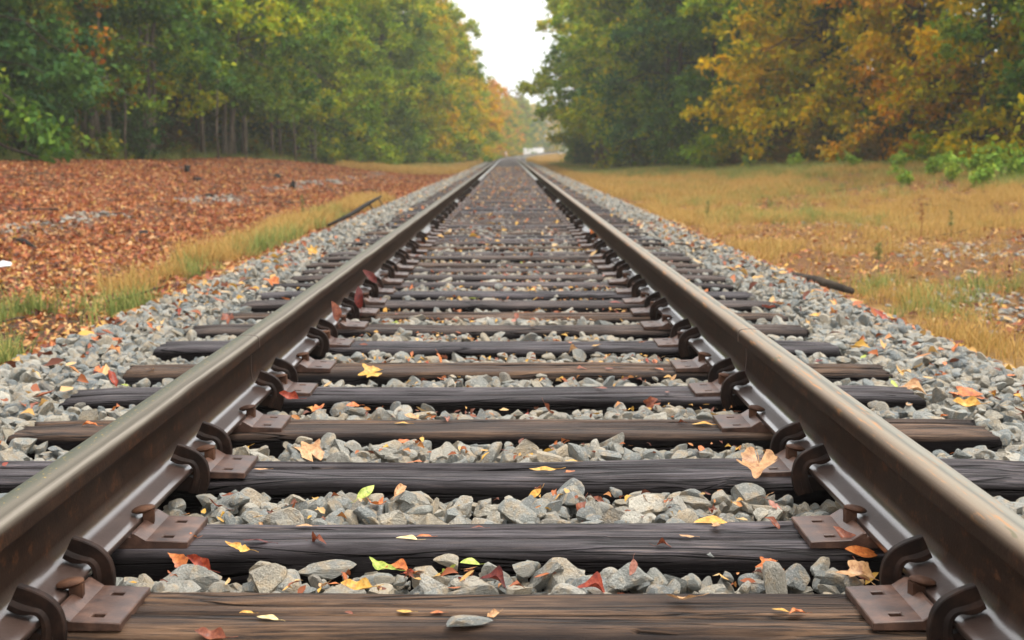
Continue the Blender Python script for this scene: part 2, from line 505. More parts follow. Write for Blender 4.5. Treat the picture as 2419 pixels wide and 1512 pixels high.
LEAFC = {
    'yellow': ((176, 116, 44), (206, 156, 62), (218, 180, 100)),
    'pale yellow': ((196, 160, 104), (220, 194, 136), (230, 210, 160)),
    'orange': ((150, 74, 34), (192, 106, 48), (208, 136, 74)),
    'tan': ((150, 102, 66), (190, 144, 98), (208, 170, 124)),
    'rust brown': ((92, 46, 30), (128, 66, 42), (158, 94, 62)),
    'dark red': ((64, 20, 18), (96, 30, 24), (128, 52, 38)),
    'red': ((116, 40, 26), (148, 56, 34), (176, 88, 58)),
    'lime green': ((120, 138, 50), (164, 176, 74), (194, 192, 104)),
    'pink brown': ((126, 74, 58), (160, 102, 82), (182, 126, 106)),
}
for k, v in LEAFC.items():
    M['leaf_' + k] = fallen_mat('leaf_' + k.replace(' ', '_'), v)

# ------------------------------------------------------------------ ground
def build_ground():
    us = np.concatenate([-np.geomspace(3.2, 76, 62)[::-1], np.arange(-3.0, 3.01, 0.12), np.geomspace(3.2, 76, 62)])
    ys = np.concatenate([np.arange(-12, 1.0, 0.5), np.arange(1.0, 14, 0.12), np.geomspace(14, 415, 190)])
    U, Y = np.meshgrid(us, ys)
    X = U + cxy(Y)
    Z = gz(X, Y)
    V = np.stack([X.ravel(), Y.ravel(), Z.ravel()], 1)
    nx, ny = len(us), len(ys)
    i = np.arange(nx * ny).reshape(ny, nx)
    F = np.stack([i[:-1, :-1].ravel(), i[:-1, 1:].ravel(), i[1:, 1:].ravel(), i[1:, :-1].ravel()], 1)
    me = mesh('ground', V, F, M['ground'], True)
    u = U.ravel(); y = Y.ravel()
    e = 0.5 * (fbm(u * 1.3, y * 1.1, 21) - 0.5)
    grav = 1 - sstep(2.15, 2.45, np.abs(u) + e)
    grav = np.maximum(grav, 0.3 * np.exp(-((u + 5.3) / 0.25) ** 2) * (fbm(u * 2, y * 0.6, 31) > 0.5) * (y < 60))
    soil = (1 - sstep(7, 15, y - 0.9 * (u + 4))) * (u < 0) * (0.6 + 0.4 * fbm(u * 1.2, y * 0.8, 91))
    grav = grav * (1 - 0.75 * sstep(115, 150, y) * (np.abs(u) > 1.45))
    litter = np.where(u < 0, 1 - sstep(60, 90, y) * 0.7, 0.25 + 0.6 * ((fbm(u * 0.5, y * 0.35, 41) > 0.5) & (y < 40)))
    wood = np.maximum(sstep(-edge_left(y) - 1.0 + 3, -edge_left(y) - 1.0, u), sstep(edge_right(y) - 0.5, edge_right(y) + 2, u))
    wood = np.maximum(wood, soil)
    fattr(me, 'grav', grav); fattr(me, 'litter', np.clip(litter, 0, 1)); fattr(me, 'wood', np.clip(wood, 0, 1))
    o = put('ground', me)
    tag(o, 'gently banked ground on both sides of the track, leaf strewn and grassy', kind='structure')


def edge_left(y):
    return np.interp(y, [20, 36, 60, 80, 105, 125, 160, 420], [13.6, 13.2, 11.2, 9.3, 6.6, 4.8, 4.2, 5.2])


def edge_right(y):
    return np.interp(y, [20, 40, 55, 70, 100, 122, 145, 200, 260, 420], [15.5, 14.0, 10.6, 8.2, 6.0, 6.4, 8.2, 8.2, 7.6, 7.0])


build_ground()

# ------------------------------------------------------------------ ties
TIE_ROWS = [1393, 1228, 1083, 987, 911, 857, 805, 764, 733, 709, 686, 663, 647, 631, 618, 605, 593, 580]
TIES = [at(1201, r, 0)[1] - 0.112 for r in TIE_ROWS]
while TIES[-1] < 176:
    TIES.append(TIES[-1] + 0.52 + rnd.uniform(-0.02, 0.02))
TIE_L, TIE_W, TIE_H = 2.59, 0.225, 0.175


def tie_mesh(name, seed, nseg, wear=1.0, split=0.0):
    """a sleeper with worn, rounded top edges, checks and frayed ends"""
    sec = []
    hw = TIE_W / 2
    rr = 0.012 + 0.014 * wear
    for k in range(4): sec.append((-hw, -TIE_H + k / 4 * (TIE_H - rr)))
    for k in range(6):
        a = k / 5 * math.pi / 2
        sec.append((-hw + rr - rr * math.cos(a), -rr + rr * math.sin(a)))
    nt_ = 21 if nseg > 40 else 7
    for k in range(1, nt_): sec.append((-hw + rr + (TIE_W - 2 * rr) * k / nt_, 0))
    for k in range(6):
        a = (1 - k / 5) * math.pi / 2
        sec.append((hw - rr + rr * math.cos(a), -rr + rr * math.sin(a)))
    for k in range(1, 5): sec.append((hw, -rr - k / 4 * (TIE_H - rr)))
    sec = np.array(sec); n = len(sec)
    xs = np.linspace(-TIE_L / 2, TIE_L / 2, nseg + 1)
    Xg = np.repeat(xs[:, None], n, 1); Yg = np.repeat(sec[None, :, 0], nseg + 1, 0); Zg = np.repeat(sec[None, :, 1], nseg + 1, 0)
    top = sstep(-0.06, -0.005, Zg)
    g = fbm(Xg * 1.3 + seed * 7.1, (Yg + Zg) * 40, seed, 4) - 0.5
    wob = fbm(Xg * 1.1, Yg * 3 + seed, seed + 3, 2) - 0.5
    Zn = Zg + top * (0.013 * (0.5 + 0.5 * wear) * g + 0.016 * wear * wob)
    # the front edge is beaten down unevenly
    edge = sstep(-0.06, -hw, Yg)
    Zn -= top * edge * wear * 0.045 * np.clip(fbm(Xg * 3.2 + 3, Yg * 0 + seed, seed + 9, 4) - 0.38, 0, 1)
    Yn = Yg + 0.012 * wear * (fbm(Xg * 3.5, Zg * 20 + seed * 3, seed + 5, 3) - 0.5)
    if split:
        for yc, wd, dp, x0, x1 in [(split, 0.006, 0.022, -1.4, 1.4), (split + 0.05, 0.004, 0.012, -1.0, -0.1), (split - 0.06, 0.004, 0.01, 0.2, 1.2)]:
            yl = yc + 0.016 * (fbm(Xg * 1.6, 0 * Xg + 2, seed + 30, 3) - 0.5)
            Zn -= top * dp * np.exp(-((Yg - yl) / wd) ** 2) * ((Xg > x0) & (Xg < x1)) * (0.4 + 0.9 * vnoise(Xg * 3, Xg * 0, seed + 31))
    # frayed ends
    endd = np.maximum(0, np.abs(Xg) - (TIE_L / 2 - 0.02)) / 0.02
    Xn = Xg - np.sign(Xg) * endd * 0.035 * fbm(Yg * 45, Zg * 30, seed + 13, 2)
    Zn -= top * 0.012 * sstep(0.16, 0.0, TIE_L / 2 - np.abs(Xg)) * fbm(Yg * 20, Xg * 4, seed + 15, 2)
    V = np.stack([Xn.ravel(), Yn.ravel(), Zn.ravel()], 1)
    F = []
    for i in range(nseg):
        for k in range(n - 1):
            F.append((i * n + k, (i + 1) * n + k, (i + 1) * n + k + 1, i * n + k + 1))
        F.append((i * n + n - 1, (i + 1) * n + n - 1, (i + 1) * n, i * n))
    F.append(tuple(range(n))); F.append(tuple(nseg * n + k for k in range(n))[::-1])
    return mesh(name, V, F, M['wood'], True)


ORD = ['nearest', 'second', 'third', 'fourth', 'fifth', 'sixth', 'seventh', 'eighth', 'ninth', 'tenth', 'eleventh', 'twelfth', 'thirteenth',
       'fourteenth', 'fifteenth', 'sixteenth', 'seventeenth', 'eighteenth', 'nineteenth', 'twentieth', 'twenty first', 'twenty second', 'twenty third', 'twenty fourth',
       'twenty fifth', 'twenty sixth', 'twenty seventh', 'twenty eighth', 'twenty ninth', 'thirtieth']
TIE_LABELS = [
    'brown timber tie with a long split, nearest the viewer, flat grey stone on it',
    'smooth worn timber tie, second from the viewer, rounded front edge and yellow leaves',
    'purplish wet timber tie, third from the viewer, with the big maple leaf at its right',
    'brown sawn timber tie, fourth from the viewer, cut marks across its top',
    'dark square-edged timber tie, fifth from the viewer',
    'cracked brown timber tie with frayed left end, sixth from the viewer',
    'greyish smooth timber tie, seventh from the viewer']
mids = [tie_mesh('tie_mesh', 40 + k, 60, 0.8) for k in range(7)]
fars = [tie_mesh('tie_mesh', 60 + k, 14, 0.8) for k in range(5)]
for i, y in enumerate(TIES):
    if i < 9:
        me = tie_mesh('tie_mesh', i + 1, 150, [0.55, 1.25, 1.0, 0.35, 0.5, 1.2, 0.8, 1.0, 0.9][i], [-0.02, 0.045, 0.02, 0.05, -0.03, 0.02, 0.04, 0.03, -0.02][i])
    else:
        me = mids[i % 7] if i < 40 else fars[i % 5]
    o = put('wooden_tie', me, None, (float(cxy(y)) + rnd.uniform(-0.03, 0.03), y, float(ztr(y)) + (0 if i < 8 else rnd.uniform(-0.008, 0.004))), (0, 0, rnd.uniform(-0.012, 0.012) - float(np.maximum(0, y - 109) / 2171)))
    o.pass_index = [640, 360, 330, 600, 350, 660, 340, 40, 620][i] + i if i < 9 else rnd.randrange(1000)
    if i < 7: lab = TIE_LABELS[i]
    elif i < 30: lab = f'{["dark wet", "weathered brown", "greyish worn"][i % 3]} timber tie under both rails, {ORD[i]} from the viewer'
    elif i < 80: lab = 'dark timber tie in the middle distance of the track among fallen leaves'
    else: lab = 'dark timber tie far up the track towards the bend'
    tag(o, lab, 'railway tie', 'timber ties under the rails')

# ------------------------------------------------------------------ rails
ZB = 0.020                   # underside of the rail
IN = 0.0254
half = [(2.75, 0), (2.75, 0.38), (2.72, 0.43), (2.2, 0.54), (1.7, 0.66), (1.2, 0.80), (0.85, 0.95), (0.62, 1.15), (0.47, 1.45), (0.38, 1.9), (0.32, 2.6),
        (0.3125, 3.3), (0.33, 4.0), (0.40, 4.5), (0.52, 4.75), (0.72, 4.90), (1.28, 5.04), (1.35, 5.07), (1.36, 5.14), (1.352, 5.6), (1.335, 6.02), (1.30, 6.22),
        (1.22, 6.38), (1.08, 6.49), (0.85, 6.56), (0.45, 6.61), (0, 6.625)]
prof = np.array([(x * IN, z * IN) for x, z in half] + [(-x * IN, z * IN) for x, z in half[::-1][1:]])
RAILX = 0.7175 + 1.36 * IN


def rail_mesh(name, side, ys, mat, grow=0.0, zmin=0.0):
    """side -1 left, +1 right; profile x is measured towards the inside of the track"""
    n = len(prof); V = []; zz = []; xx = []
    P = prof.copy()
    if grow:
        c = np.array([0, 0.085]); d = P - c
        P = P + grow * np.sign(d) * np.array([1, 0.6])
    for y in ys:
        cx = float(cxy(y)); th = max(0, y - 109) / 2171
        for (px, pz) in P:
            X = side * RAILX - side * px
            V.append((cx + X * math.cos(th), y - X * math.sin(th), ZB + pz + float(ztr(y)))); zz.append(pz); xx.append(px)
    F = []
    for i in range(len(ys) - 1):
        for k in range(n):
            q = (i * n + k, i * n + (k + 1) % n, (i + 1) * n + (k + 1) % n, (i + 1) * n + k)
            F.append(q if side < 0 else q[::-1])
    F.append(tuple(range(n))); F.append(tuple((len(ys) - 1) * n + k for k in range(n)))
    me = mesh(name, V, F, mat, True)
    fattr(me, 'zz', zz); fattr(me, 'xx', xx)
    return me


rys = list(np.arange(-3, 109, 2.0)) + list(np.arange(109, 350, 3.0))
WELD = {-1: 4.16, 1: 4.30}
for side in (-1, 1):
    nm = 'left' if side < 0 else 'right'
    me = rail_mesh('rail_mesh', side, rys, M['rail_l'] if side < 0 else M['rail_r'])
    o = put('steel_rail', me)
    tag(o, 'left steel rail with mossy yellow-speckled top running to the bend' if side < 0 else 'right steel rail with pale rust-streaked top running to the bend', 'rail', 'the two rails')
    wv = put('weld_seam', rail_mesh('weld_mesh', side, [WELD[side] - 0.005, WELD[side] + 0.005], M['weld'], 0.0007), o)


# ------------------------------------------------------------------ tie plates, spikes, anchors (profile x: towards the inside, y along the rail)
def grid_plate(side):
    xs = [-0.18, -0.105, -0.09, -0.0745, 0.0745, 0.081, 0.090, 0.102, 0.125, 0.145, 0.178]
    zt = [0.0095, 0.012, 0.024, 0.0265, 0.0265, 0.0260, 0.0205, 0.0130, 0.0118, 0.0112, 0.0095]
    seat = 0.0195
    ys = [-0.086, -0.062, -0.044, 0.046, 0.064, 0.096]
    xs2 = [xs[0], xs[1], xs[2], xs[3], -0.0735, 0.0735] + xs[4:]
    zt2 = [zt[0], zt[1], zt[2], zt[3], seat, seat] + zt[4:]
    nx, ny = len(xs2), len(ys)
    hx = xs2.index(0.125)
    hset = {(hx, 1), (hx, 3)}
    bm = bmesh.new()
    T = [[bm.verts.new((-side * xs2[i], ys[j], zt2[i])) for j in range(ny)] for i in range(nx)]
    B = [[bm.verts.new((-side * xs2[i], ys[j], -0.004)) for j in range(ny)] for i in range(nx)]
    solid = lambda i, j: 0 <= i < nx - 1 and 0 <= j < ny - 1 and (i, j) not in hset
    for i in range(nx - 1):
        for j in range(ny - 1):
            if not solid(i, j): continue
            bm.faces.new((T[i][j], T[i + 1][j], T[i + 1][j + 1], T[i][j + 1]))
            bm.faces.new((B[i][j], B[i][j + 1], B[i + 1][j + 1], B[i + 1][j]))
            if not solid(i - 1, j): bm.faces.new((T[i][j], T[i][j + 1], B[i][j + 1], B[i][j]))
            if not solid(i + 1, j): bm.faces.new((T[i + 1][j + 1], T[i + 1][j], B[i + 1][j], B[i + 1][j + 1]))
            if not solid(i, j - 1): bm.faces.new((T[i + 1][j], T[i][j], B[i][j], B[i + 1][j]))
            if not solid(i, j + 1): bm.faces.new((T[i][j + 1], T[i + 1][j + 1], B[i + 1][j + 1], B[i][j + 1]))
    bmesh.ops.recalc_face_normals(bm, faces=bm.faces)
    ed = [e for e in bm.edges if len(e.link_faces) == 2 and e.calc_face_angle(0) > 0.6]
    bmesh.ops.bevel(bm, geom=ed, offset=0.0016, segments=1, affect='EDGES', clamp_overlap=True)
    return from_bm('plate_mesh', bm, M['plate'])


def spike_mesh(side):
    bm = bmesh.new()
    # oval domed head, its lip towards the rail
    rings = [(0.000, 0.60), (0.003, 0.90), (0.0055, 1.0), (0.0085, 0.96), (0.011, 0.78), (0.0128, 0.48), (0.0135, 0.15)]
    n = 20; R0 = []
    z0 = 0.026
    for h, f in rings:
        r = []
        for k in range(n):
            a = 2 * math.pi * k / n
            x = -math.cos(a) * 0.0225 * f - 0.010
            y = math.sin(a) * 0.0185 * f
            z = z0 + h - 0.20 * (x + 0.009) * (-1) * 0.9
            r.append(bm.verts.new((-side * x, y, z)))
        R0.append(r)
    for a, b in zip(R0, R0[1:]):
        for k in range(n): bm.faces.new((a[k], a[(k + 1) % n], b[(k + 1) % n], b[k]))
    bm.faces.new(R0[0][::-1]); bm.faces.new(R0[-1])
    # square shank
    s = 0.0105
    a = [bm.verts.new((-side * x, y, z0 + 0.006)) for x, y in ((-s, -s), (s, -s), (s, s), (-s, s))]
    b = [bm.verts.new((-side * x, y, -0.03)) for x, y in ((-s, -s), (s, -s), (s, s), (-s, s))]
    for k in range(4): bm.faces.new((a[k], a[(k + 1) % 4], b[(k + 1) % 4], b[k]))
    bm.faces.new(a); bm.faces.new(b[::-1])
    bmesh.ops.recalc_face_normals(bm, faces=bm.faces)
    me = from_bm('spike_mesh', bm, M['spike'], True)
    return me


def catmull(pts, n):
    P = [np.array(p, float) for p in pts]; out = []
    for i in range(len(P) - 1):
        p0, p1, p2, p3 = P[max(i - 1, 0)], P[i], P[i + 1], P[min(i + 2, len(P) - 1)]
        for k in range(n):
            t = k / n
            out.append(0.5 * ((2 * p1) + (-p0 + p2) * t + (2 * p0 - 5 * p1 + 4 * p2 - p3) * t * t + (-p0 + 3 * p1 - 3 * p2 + p3) * t ** 3))
    out.append(P[-1]); return np.array(out)


def anchor_mesh(side, fl):
    """hooked rail anchor: a curved horn over the foot, its rolled rim round the foot's edge; fl: which way the rim faces"""
    # (x towards inside from rail centre, z from the rail's underside)
    outer = catmull([(0.042, 0.066), (0.065, 0.058), (0.088, 0.045), (0.103, 0.026), (0.109, 0.000), (0.107, -0.026), (0.098, -0.050)], 5)
    inner = catmull([(0.026, 0.031), (0.039, 0.0235), (0.052, 0.0215), (0.064, 0.0225), (0.0725, 0.015), (0.0755, 0.000), (0.072, -0.020), (0.063, -0.040)], 5)
    m = 30
    def res(c):
        d = np.r_[0, np.cumsum(np.linalg.norm(np.diff(c, axis=0), axis=1))]
        s = np.linspace(0, d[-1], m); return np.stack([np.interp(s, d, c[:, 0]), np.interp(s, d, c[:, 1])], 1)
    o, i_ = res(outer), res(inner)
    bm = bmesh.new()
    rows = []
    # cross-section from outer edge to inner rim (fraction, y offset)
    secf = [(0.0, 0.007), (0.0, -0.007), (0.05, -0.0085), (0.58, -0.0085), (0.66, -0.0115), (0.76, -0.0140), (0.94, -0.0140), (1.0, -0.011), (1.0, 0.010), (0.9, 0.012), (0.05, 0.0085)]
    for k in range(m):
        r = []
        for f, yy in secf:
            p = o[k] * (1 - f) + i_[k] * f
            r.append(bm.verts.new((-side * p[0], yy * fl, p[1])))
        rows.append(r)
    n = len(secf)
    for a, b in zip(rows, rows[1:]):
        for k in range(n): bm.faces.new((a[k], a[(k + 1) % n], b[(k + 1) % n], b[k]))
    bm.faces.new(rows[0]); bm.faces.new(rows[-1][::-1])
    # bar under the rail to the far side
    y0, y1 = -0.010, 0.010
    bar = [(-0.085, -0.003), (-0.085, -0.018), (0.085, -0.040), (0.092, -0.012), (0.060, -0.003)]
    A = [bm.verts.new((-side * x, y0, z - 0.001)) for x, z in bar]; B = [bm.verts.new((-side * x, y1, z - 0.001)) for x, z in bar]
    for k in range(5): bm.faces.new((A[k], A[(k + 1) % 5], B[(k + 1) % 5], B[k]))
    bm.faces.new(A); bm.faces.new(B[::-1])
    bmesh.ops.recalc_face_normals(bm, faces=bm.faces)
    me = from_bm('anchor_mesh', bm, M['anchor'], True)
    return me


HW = {}
for side in (-1, 1):
    HW[side] = (grid_plate(side), spike_mesh(side), anchor_mesh(side, 1), anchor_mesh(side, 1))


def soften(o, ang=40):
    m = o.modifiers.new('edges', 'EDGE_SPLIT'); m.split_angle = R(ang)


for i, y in enumerate(TIES[:64]):
    for side in (-1, 1):
        nm = 'left' if side < 0 else 'right'
        which = f'the {ORD[i]} tie' if i < 30 else ''
        X = side * RAILX
        o = put('tie_plate', HW[side][0], None, (X, y, 0.001), (0, 0, rnd.uniform(-0.01, 0.01)))
        if i < 30: lab = f'rusty steel plate with two square holes, {nm} rail, on {which} '
        else: lab = f'small rusty steel plate under the {nm} rail in the middle distance'
        tag(o, lab, 'tie plate', f'plates under the {nm} rail')
        if i % 7 == 6 and i > 12: continue
        o = put('rail_spike', HW[side][1], None, (X - side * 0.0815, y + rnd.uniform(0.004, 0.026), 0.009 + rnd.uniform(-0.002, 0.006)), (rnd.uniform(-0.06, 0.06), 0, rnd.uniform(-0.15, 0.15)))
        soften(o, 50)
        if i < 30: lab = f'round-headed rusty spike holding the {nm} rail at {which} from the viewer'
        else: lab = f'small rusty spike beside the {nm} rail in the middle distance'
        tag(o, lab, 'rail spike', f'spikes along the {nm} rail')
        if i % 2 == 0:
            for fb in (-1, 1):
                o = put('rail_anchor', HW[side][2], None, (X, y + fb * (TIE_W / 2 + 0.019) + rnd.uniform(-0.003, 0.006), ZB), (0, 0, rnd.uniform(-0.04, 0.04)))
                soften(o, 28)
                if i < 30: lab = f'dark hooked anchor on the {nm} rail at the {"near" if fb < 0 else "far"} side of {which}'
                else: lab = f'small dark hooked anchor on the {nm} rail in the middle distance'
                tag(o, lab, 'rail anchor', f'anchors on the {nm} rail')


# ------------------------------------------------------------------ scattering (geometry nodes)
def proto_collection(name, meshes):
    col = bpy.data.collections.new(name)
    for k, me in enumerate(meshes):
        o = bpy.data.objects.new(f'{name}_{k:02d}', me); col.objects.link(o)
    return col


def scatter(name, pts, rot, scl, idx, col, label, cat):
    me = bpy.data.meshes.new(name)
    n = len(pts)
    me.vertices.add(n); me.vertices.foreach_set('co', np.asarray(pts, np.float32).ravel())
    for an, v in (('rot', rot), ('scl', scl)):
        a = me.attributes.new(an, 'FLOAT_VECTOR', 'POINT'); a.data.foreach_set('vector', np.asarray(v, np.float32).ravel())
    a = me.attributes.new('idx', 'INT', 'POINT'); a.data.foreach_set('value', np.asarray(idx, np.int32))
    o = put(name, me)
    g = bpy.data.node_groups.new(name + '_scatter', 'GeometryNodeTree')
    g.interface.new_socket('Geometry', in_out='INPUT', socket_type='NodeSocketGeometry')
    g.interface.new_socket('Geometry', in_out='OUTPUT', socket_type='NodeSocketGeometry')
    gi = g.nodes.new('NodeGroupInput'); go = g.nodes.new('NodeGroupOutput')
    ip = g.nodes.new('GeometryNodeInstanceOnPoints')
    ci = g.nodes.new('GeometryNodeCollectionInfo')
    ci.inputs['Collection'].default_value = col
    ci.inputs['Separate Children'].default_value = True
    ci.inputs['Reset Children'].default_value = True

    def na(nm_, ty):
        q = g.nodes.new('GeometryNodeInputNamedAttribute'); q.data_type = ty; q.inputs['Name'].default_value = nm_
        return q.outputs['Attribute']
    er = g.nodes.new('FunctionNodeEulerToRotation')
    g.links.new(na('rot', 'FLOAT_VECTOR'), er.inputs[0])
    g.links.new(gi.outputs[0], ip.inputs['Points'])
    g.links.new(ci.outputs[0], ip.inputs['Instance'])
    ip.inputs['Pick Instance'].default_value = True
    g.links.new(na('idx', 'INT'), ip.inputs['Instance Index'])
    g.links.new(er.outputs[0], ip.inputs['Rotation'])
    g.links.new(na('scl', 'FLOAT_VECTOR'), ip.inputs['Scale'])
    g.links.new(ip.outputs[0], go.inputs[0])
    md = o.modifiers.new('scatter', 'NODES'); md.node_group = g
    tag(o, label, cat, kind='stuff')
    return o


# ------------------------------------------------------------------ ballast
def stone_mesh(name, seed, sub=3, planes=11):
    r = np.random.default_rng(seed)
    bm = bmesh.new(); bmesh.ops.create_icosphere(bm, subdivisions=sub, radius=1.0)
    V = np.array([v.co[:] for v in bm.verts])
    for k in range(planes):
        n = r.normal(size=3); n /= np.linalg.norm(n)
        d = r.uniform(0.36, 0.74)
        s = V @ n - d
        V = V - np.outer(np.maximum(s, 0), n)
    nn = V / np.linalg.norm(V, axis=1)[:, None]
    f = fbm(V[:, 0] * 2.5 + seed, V[:, 1] * 2.5 + V[:, 2] * 1.7, seed, 3) - 0.5
    V = V + nn * (0.06 * f)[:, None]
    V = V * np.array([r.uniform(1.0, 1.5), r.uniform(0.8, 1.05), r.uniform(0.6, 0.9)])
    V -= V.mean(0)
    for v, c in zip(bm.verts, V): v.co = c
    return from_bm(name, bm, M['stone'], False)


stones_hi = proto_collection('stone_kind', [stone_mesh('stone_mesh', 100 + k, 3, 9 + k % 5) for k in range(16)])
stones_lo = proto_collection('pebble_kind', [stone_mesh('pebble_mesh', 200 + k, 2, 9) for k in range(8)])
TY = np.array(TIES)


def tie_gap(y):
    """distance to the nearest tie centre"""
    i = np.searchsorted(TY, y)
    a = np.abs(y - TY[np.clip(i - 1, 0, len(TY) - 1)]); b = np.abs(TY[np.clip(i, 0, len(TY) - 1)] - y)
    return np.minimum(a, b)


def ballast_top(u, y):
    """level of the ballast surface"""
    a = np.abs(u)
    z = np.where(a < 1.3, -0.028 + 0.03 * (fbm(u * 1.5, y * 1.5, 71) - 0.5), -0.05)
    z = z - 0.025 * sstep(0.22, 0.0, np.abs(a - 0.75))
    z = z - 0.27 * sstep(1.65, 2.5, a)
    return z


def stones(n, y0, y1, rmin, rmax, zoff, spread, hi, umax=2.45):
    y = rng.uniform(y0, y1, n); u = rng.uniform(-umax, umax, n)
    r = rmin + (rmax - rmin) * rng.random(n) ** 2.2
    edge = 0.5 * (fbm(u * 1.3, y * 1.1, 21) - 0.5)
    ok = ((np.abs(u) > 1.31 + 0.5 * r) | (tie_gap(y) > TIE_W / 2 + r * 0.75)) & (np.abs(u) + edge < 2.25 + 0.35 * rng.random(n) ** 2)
    y, u, r = y[ok], u[ok], r[ok]
    z = ballast_top(u, y) + zoff + rng.normal(0, spread, len(y)) - 0.3 * r
    a = np.abs(np.abs(u) - RAILX)
    z = np.where(a < 0.09, np.minimum(z, 0.0 - r), z)
    z = z + ztr(y)
    x = u + cxy(y)
    rot = np.stack([rng.normal(0, 0.45, len(y)), rng.normal(0, 0.45, len(y)), rng.uniform(0, 6.28, len(y))], 1)
    scl = np.repeat(r[:, None], 3, 1) * rng.uniform(0.85, 1.15, (len(y), 3))
    return np.stack([x, y, z], 1), rot, scl


A = [stones(26000, 1.6, 6.5, 0.011, 0.030, -0.022, 0.006, True), stones(15000, 1.6, 6.5, 0.017, 0.044, -0.004, 0.008, True), stones(4200, 1.6, 6.5, 0.024, 0.047, 0.008, 0.009, True),
     stones(26000, 6.5, 14, 0.013, 0.036, -0.014, 0.008, True), stones(11000, 6.5, 14, 0.015, 0.042, 0.004, 0.01, True)]
P_ = np.concatenate([a[0] for a in A]); Q_ = np.concatenate([a[1] for a in A]); S_ = np.concatenate([a[2] for a in A])
NEAR_P, NEAR_S = P_, S_
scatter('ballast_stones', P_, Q_, S_, rng.integers(0, 16, len(P_)), stones_hi, 'grey and tan crushed ballast stones filling the gaps between the near ties', 'ballast')
A = [stones(46000, 14, 42, 0.016, 0.042, -0.006, 0.01, False), stones(30000, 42, 110, 0.022, 0.05, -0.01, 0.01, False)]
# the gravelly line in the leaves on the left, bare patches on the right
gy = rng.uniform(7, 48, 6500); gu = -5.3 + rng.normal(0, 0.17, 6500) + 0.5 * (fbm(gy * 0.25, gy * 0 + 1, 77) - 0.5); k_ = (fbm(gu * 2, gy * 0.6, 31) > 0.48) & (rng.random(6500) < 0.3)
gr = 0.014 + 0.03 * rng.random(k_.sum())
A.append((np.stack([gu[k_], gy[k_], gz(gu[k_], gy[k_]) + 0.01], 1), rng.uniform(-0.5, 0.5, (k_.sum(), 3)), np.repeat(gr[:, None], 3, 1)))
for (bx, by, sx, sy, nn) in ((4.6, 14.5, 0.9, 1.6, 160), (5.4, 21, 1.1, 2.2, 420), (3.4, 9.8, 0.7, 1.8, 220), (7.5, 17.5, 1.0, 1.6, 200)):
    px = rng.normal(bx, sx * 0.5, nn); py = rng.normal(by, sy * 0.5, nn)
    A.append((np.stack([px, py, gz(px, py) + 0.008], 1), rng.uniform(-0.5, 0.5, (nn, 3)), np.repeat((0.012 + 0.028 * rng.random(nn))[:, None], 3, 1)))
P_ = np.concatenate([a[0] for a in A]); Q_ = np.concatenate([a[1] for a in A]); S_ = np.concatenate([a[2] for a in A])
scatter('distant_ballast', P_, Q_, S_, rng.integers(0, 8, len(P_)), stones_lo, 'finer looking grey ballast stones along the farther track and verge', 'ballast')


def stone_top(x, y, rad=0.03):
    d = (np.abs(NEAR_P[:, 0] - x) < rad) & (np.abs(NEAR_P[:, 1] - y) < rad)
    base = float(ballast_top(np.array([x]), np.array([y]))[0]) - 0.02
    if not d.any(): return base
    return max(base, float(np.max(NEAR_P[d, 2] + 0.52 * NEAR_S[d, 2])))


# single stones that stand out
for k, (px, py, z, s, rot, lab) in enumerate([
        (1107, 1466, 0.010, (0.036, 0.030, 0.011), (0, 0.04, 0.3), 'flat grey stone lying alone on the nearest timber tie'),
        (228, 1530, -0.040, (0.050, 0.038, 0.036), (0.2, 0.1, 0.5), 'large pale stone in the bottom left corner by the plate'),
        (420, 1368, -0.035, (0.043, 0.036, 0.030), (0.2, -0.2, 0.9), 'large whitish stone right of the nearest plate on the left rail'),
        (1140, 900, -0.02, (0.044, 0.036, 0.046), (0.1, 0.9, 0.4), 'upright pointed grey stone between the fifth and sixth ties'),
        (872, 1036, -0.022, (0.048, 0.036, 0.034), (0.2, 0.15, 0.2), 'big blocky grey stone between the third and fourth ties'),
        (1272, 1160, -0.035, (0.058, 0.034, 0.026), (0.3, 0.1, -0.3), 'long slab-shaped grey stone between the second and third ties'),
        (1705, 1327, -0.028, (0.036, 0.036, 0.036), (0.1, 0.3, 0.8), 'rounded grey stone at right between the nearest and second ties'),
        (1950, 1338, -0.038, (0.052, 0.042, 0.040), (0.5, 0.2, 0.9), 'big grey boulder-like stone by the right rail behind the nearest tie'),
        (1062, 1328, -0.022, (0.034, 0.030, 0.026), (0.1, 0.3, 0.3), 'greenish grey stone in the middle behind the nearest tie'),
        (545, 1325, -0.03, (0.056, 0.032, 0.022), (0.1, 0.05, 0.2), 'long flat grey stone at left behind the nearest tie'),
        (1808, 1205, -0.035, (0.046, 0.032, 0.022), (0.1, 0.05, -0.2), 'dark blocky stone near the right rail behind the second tie'),
        (770, 1345, -0.035, (0.050, 0.036, 0.022), (0.1, 0.0, 0.1), 'wide grey slab stone left of the middle behind the nearest tie')]):
    o = put('stone', stone_mesh('stone_mesh', 300 + k, 3, 12), None, at(px, py, z), rot, s)
    tag(o, lab, 'stone')


# ------------------------------------------------------------------ fallen leaves
def leaf_outline(kind, r):
    if kind == 'oval':
        L_, W_ = 1.0, 0.42 + 0.1 * r.random()
        s = np.linspace(0, 1, 12)
        wd = W_ * np.sin(np.pi * s ** 0.9) ** 0.85 * 0.5
        return s, wd
    L_ = 1.0
    s = np.linspace(0, 1, 12)
    return s, 0.22 * np.sin(np.pi * s ** 0.8) ** 0.9


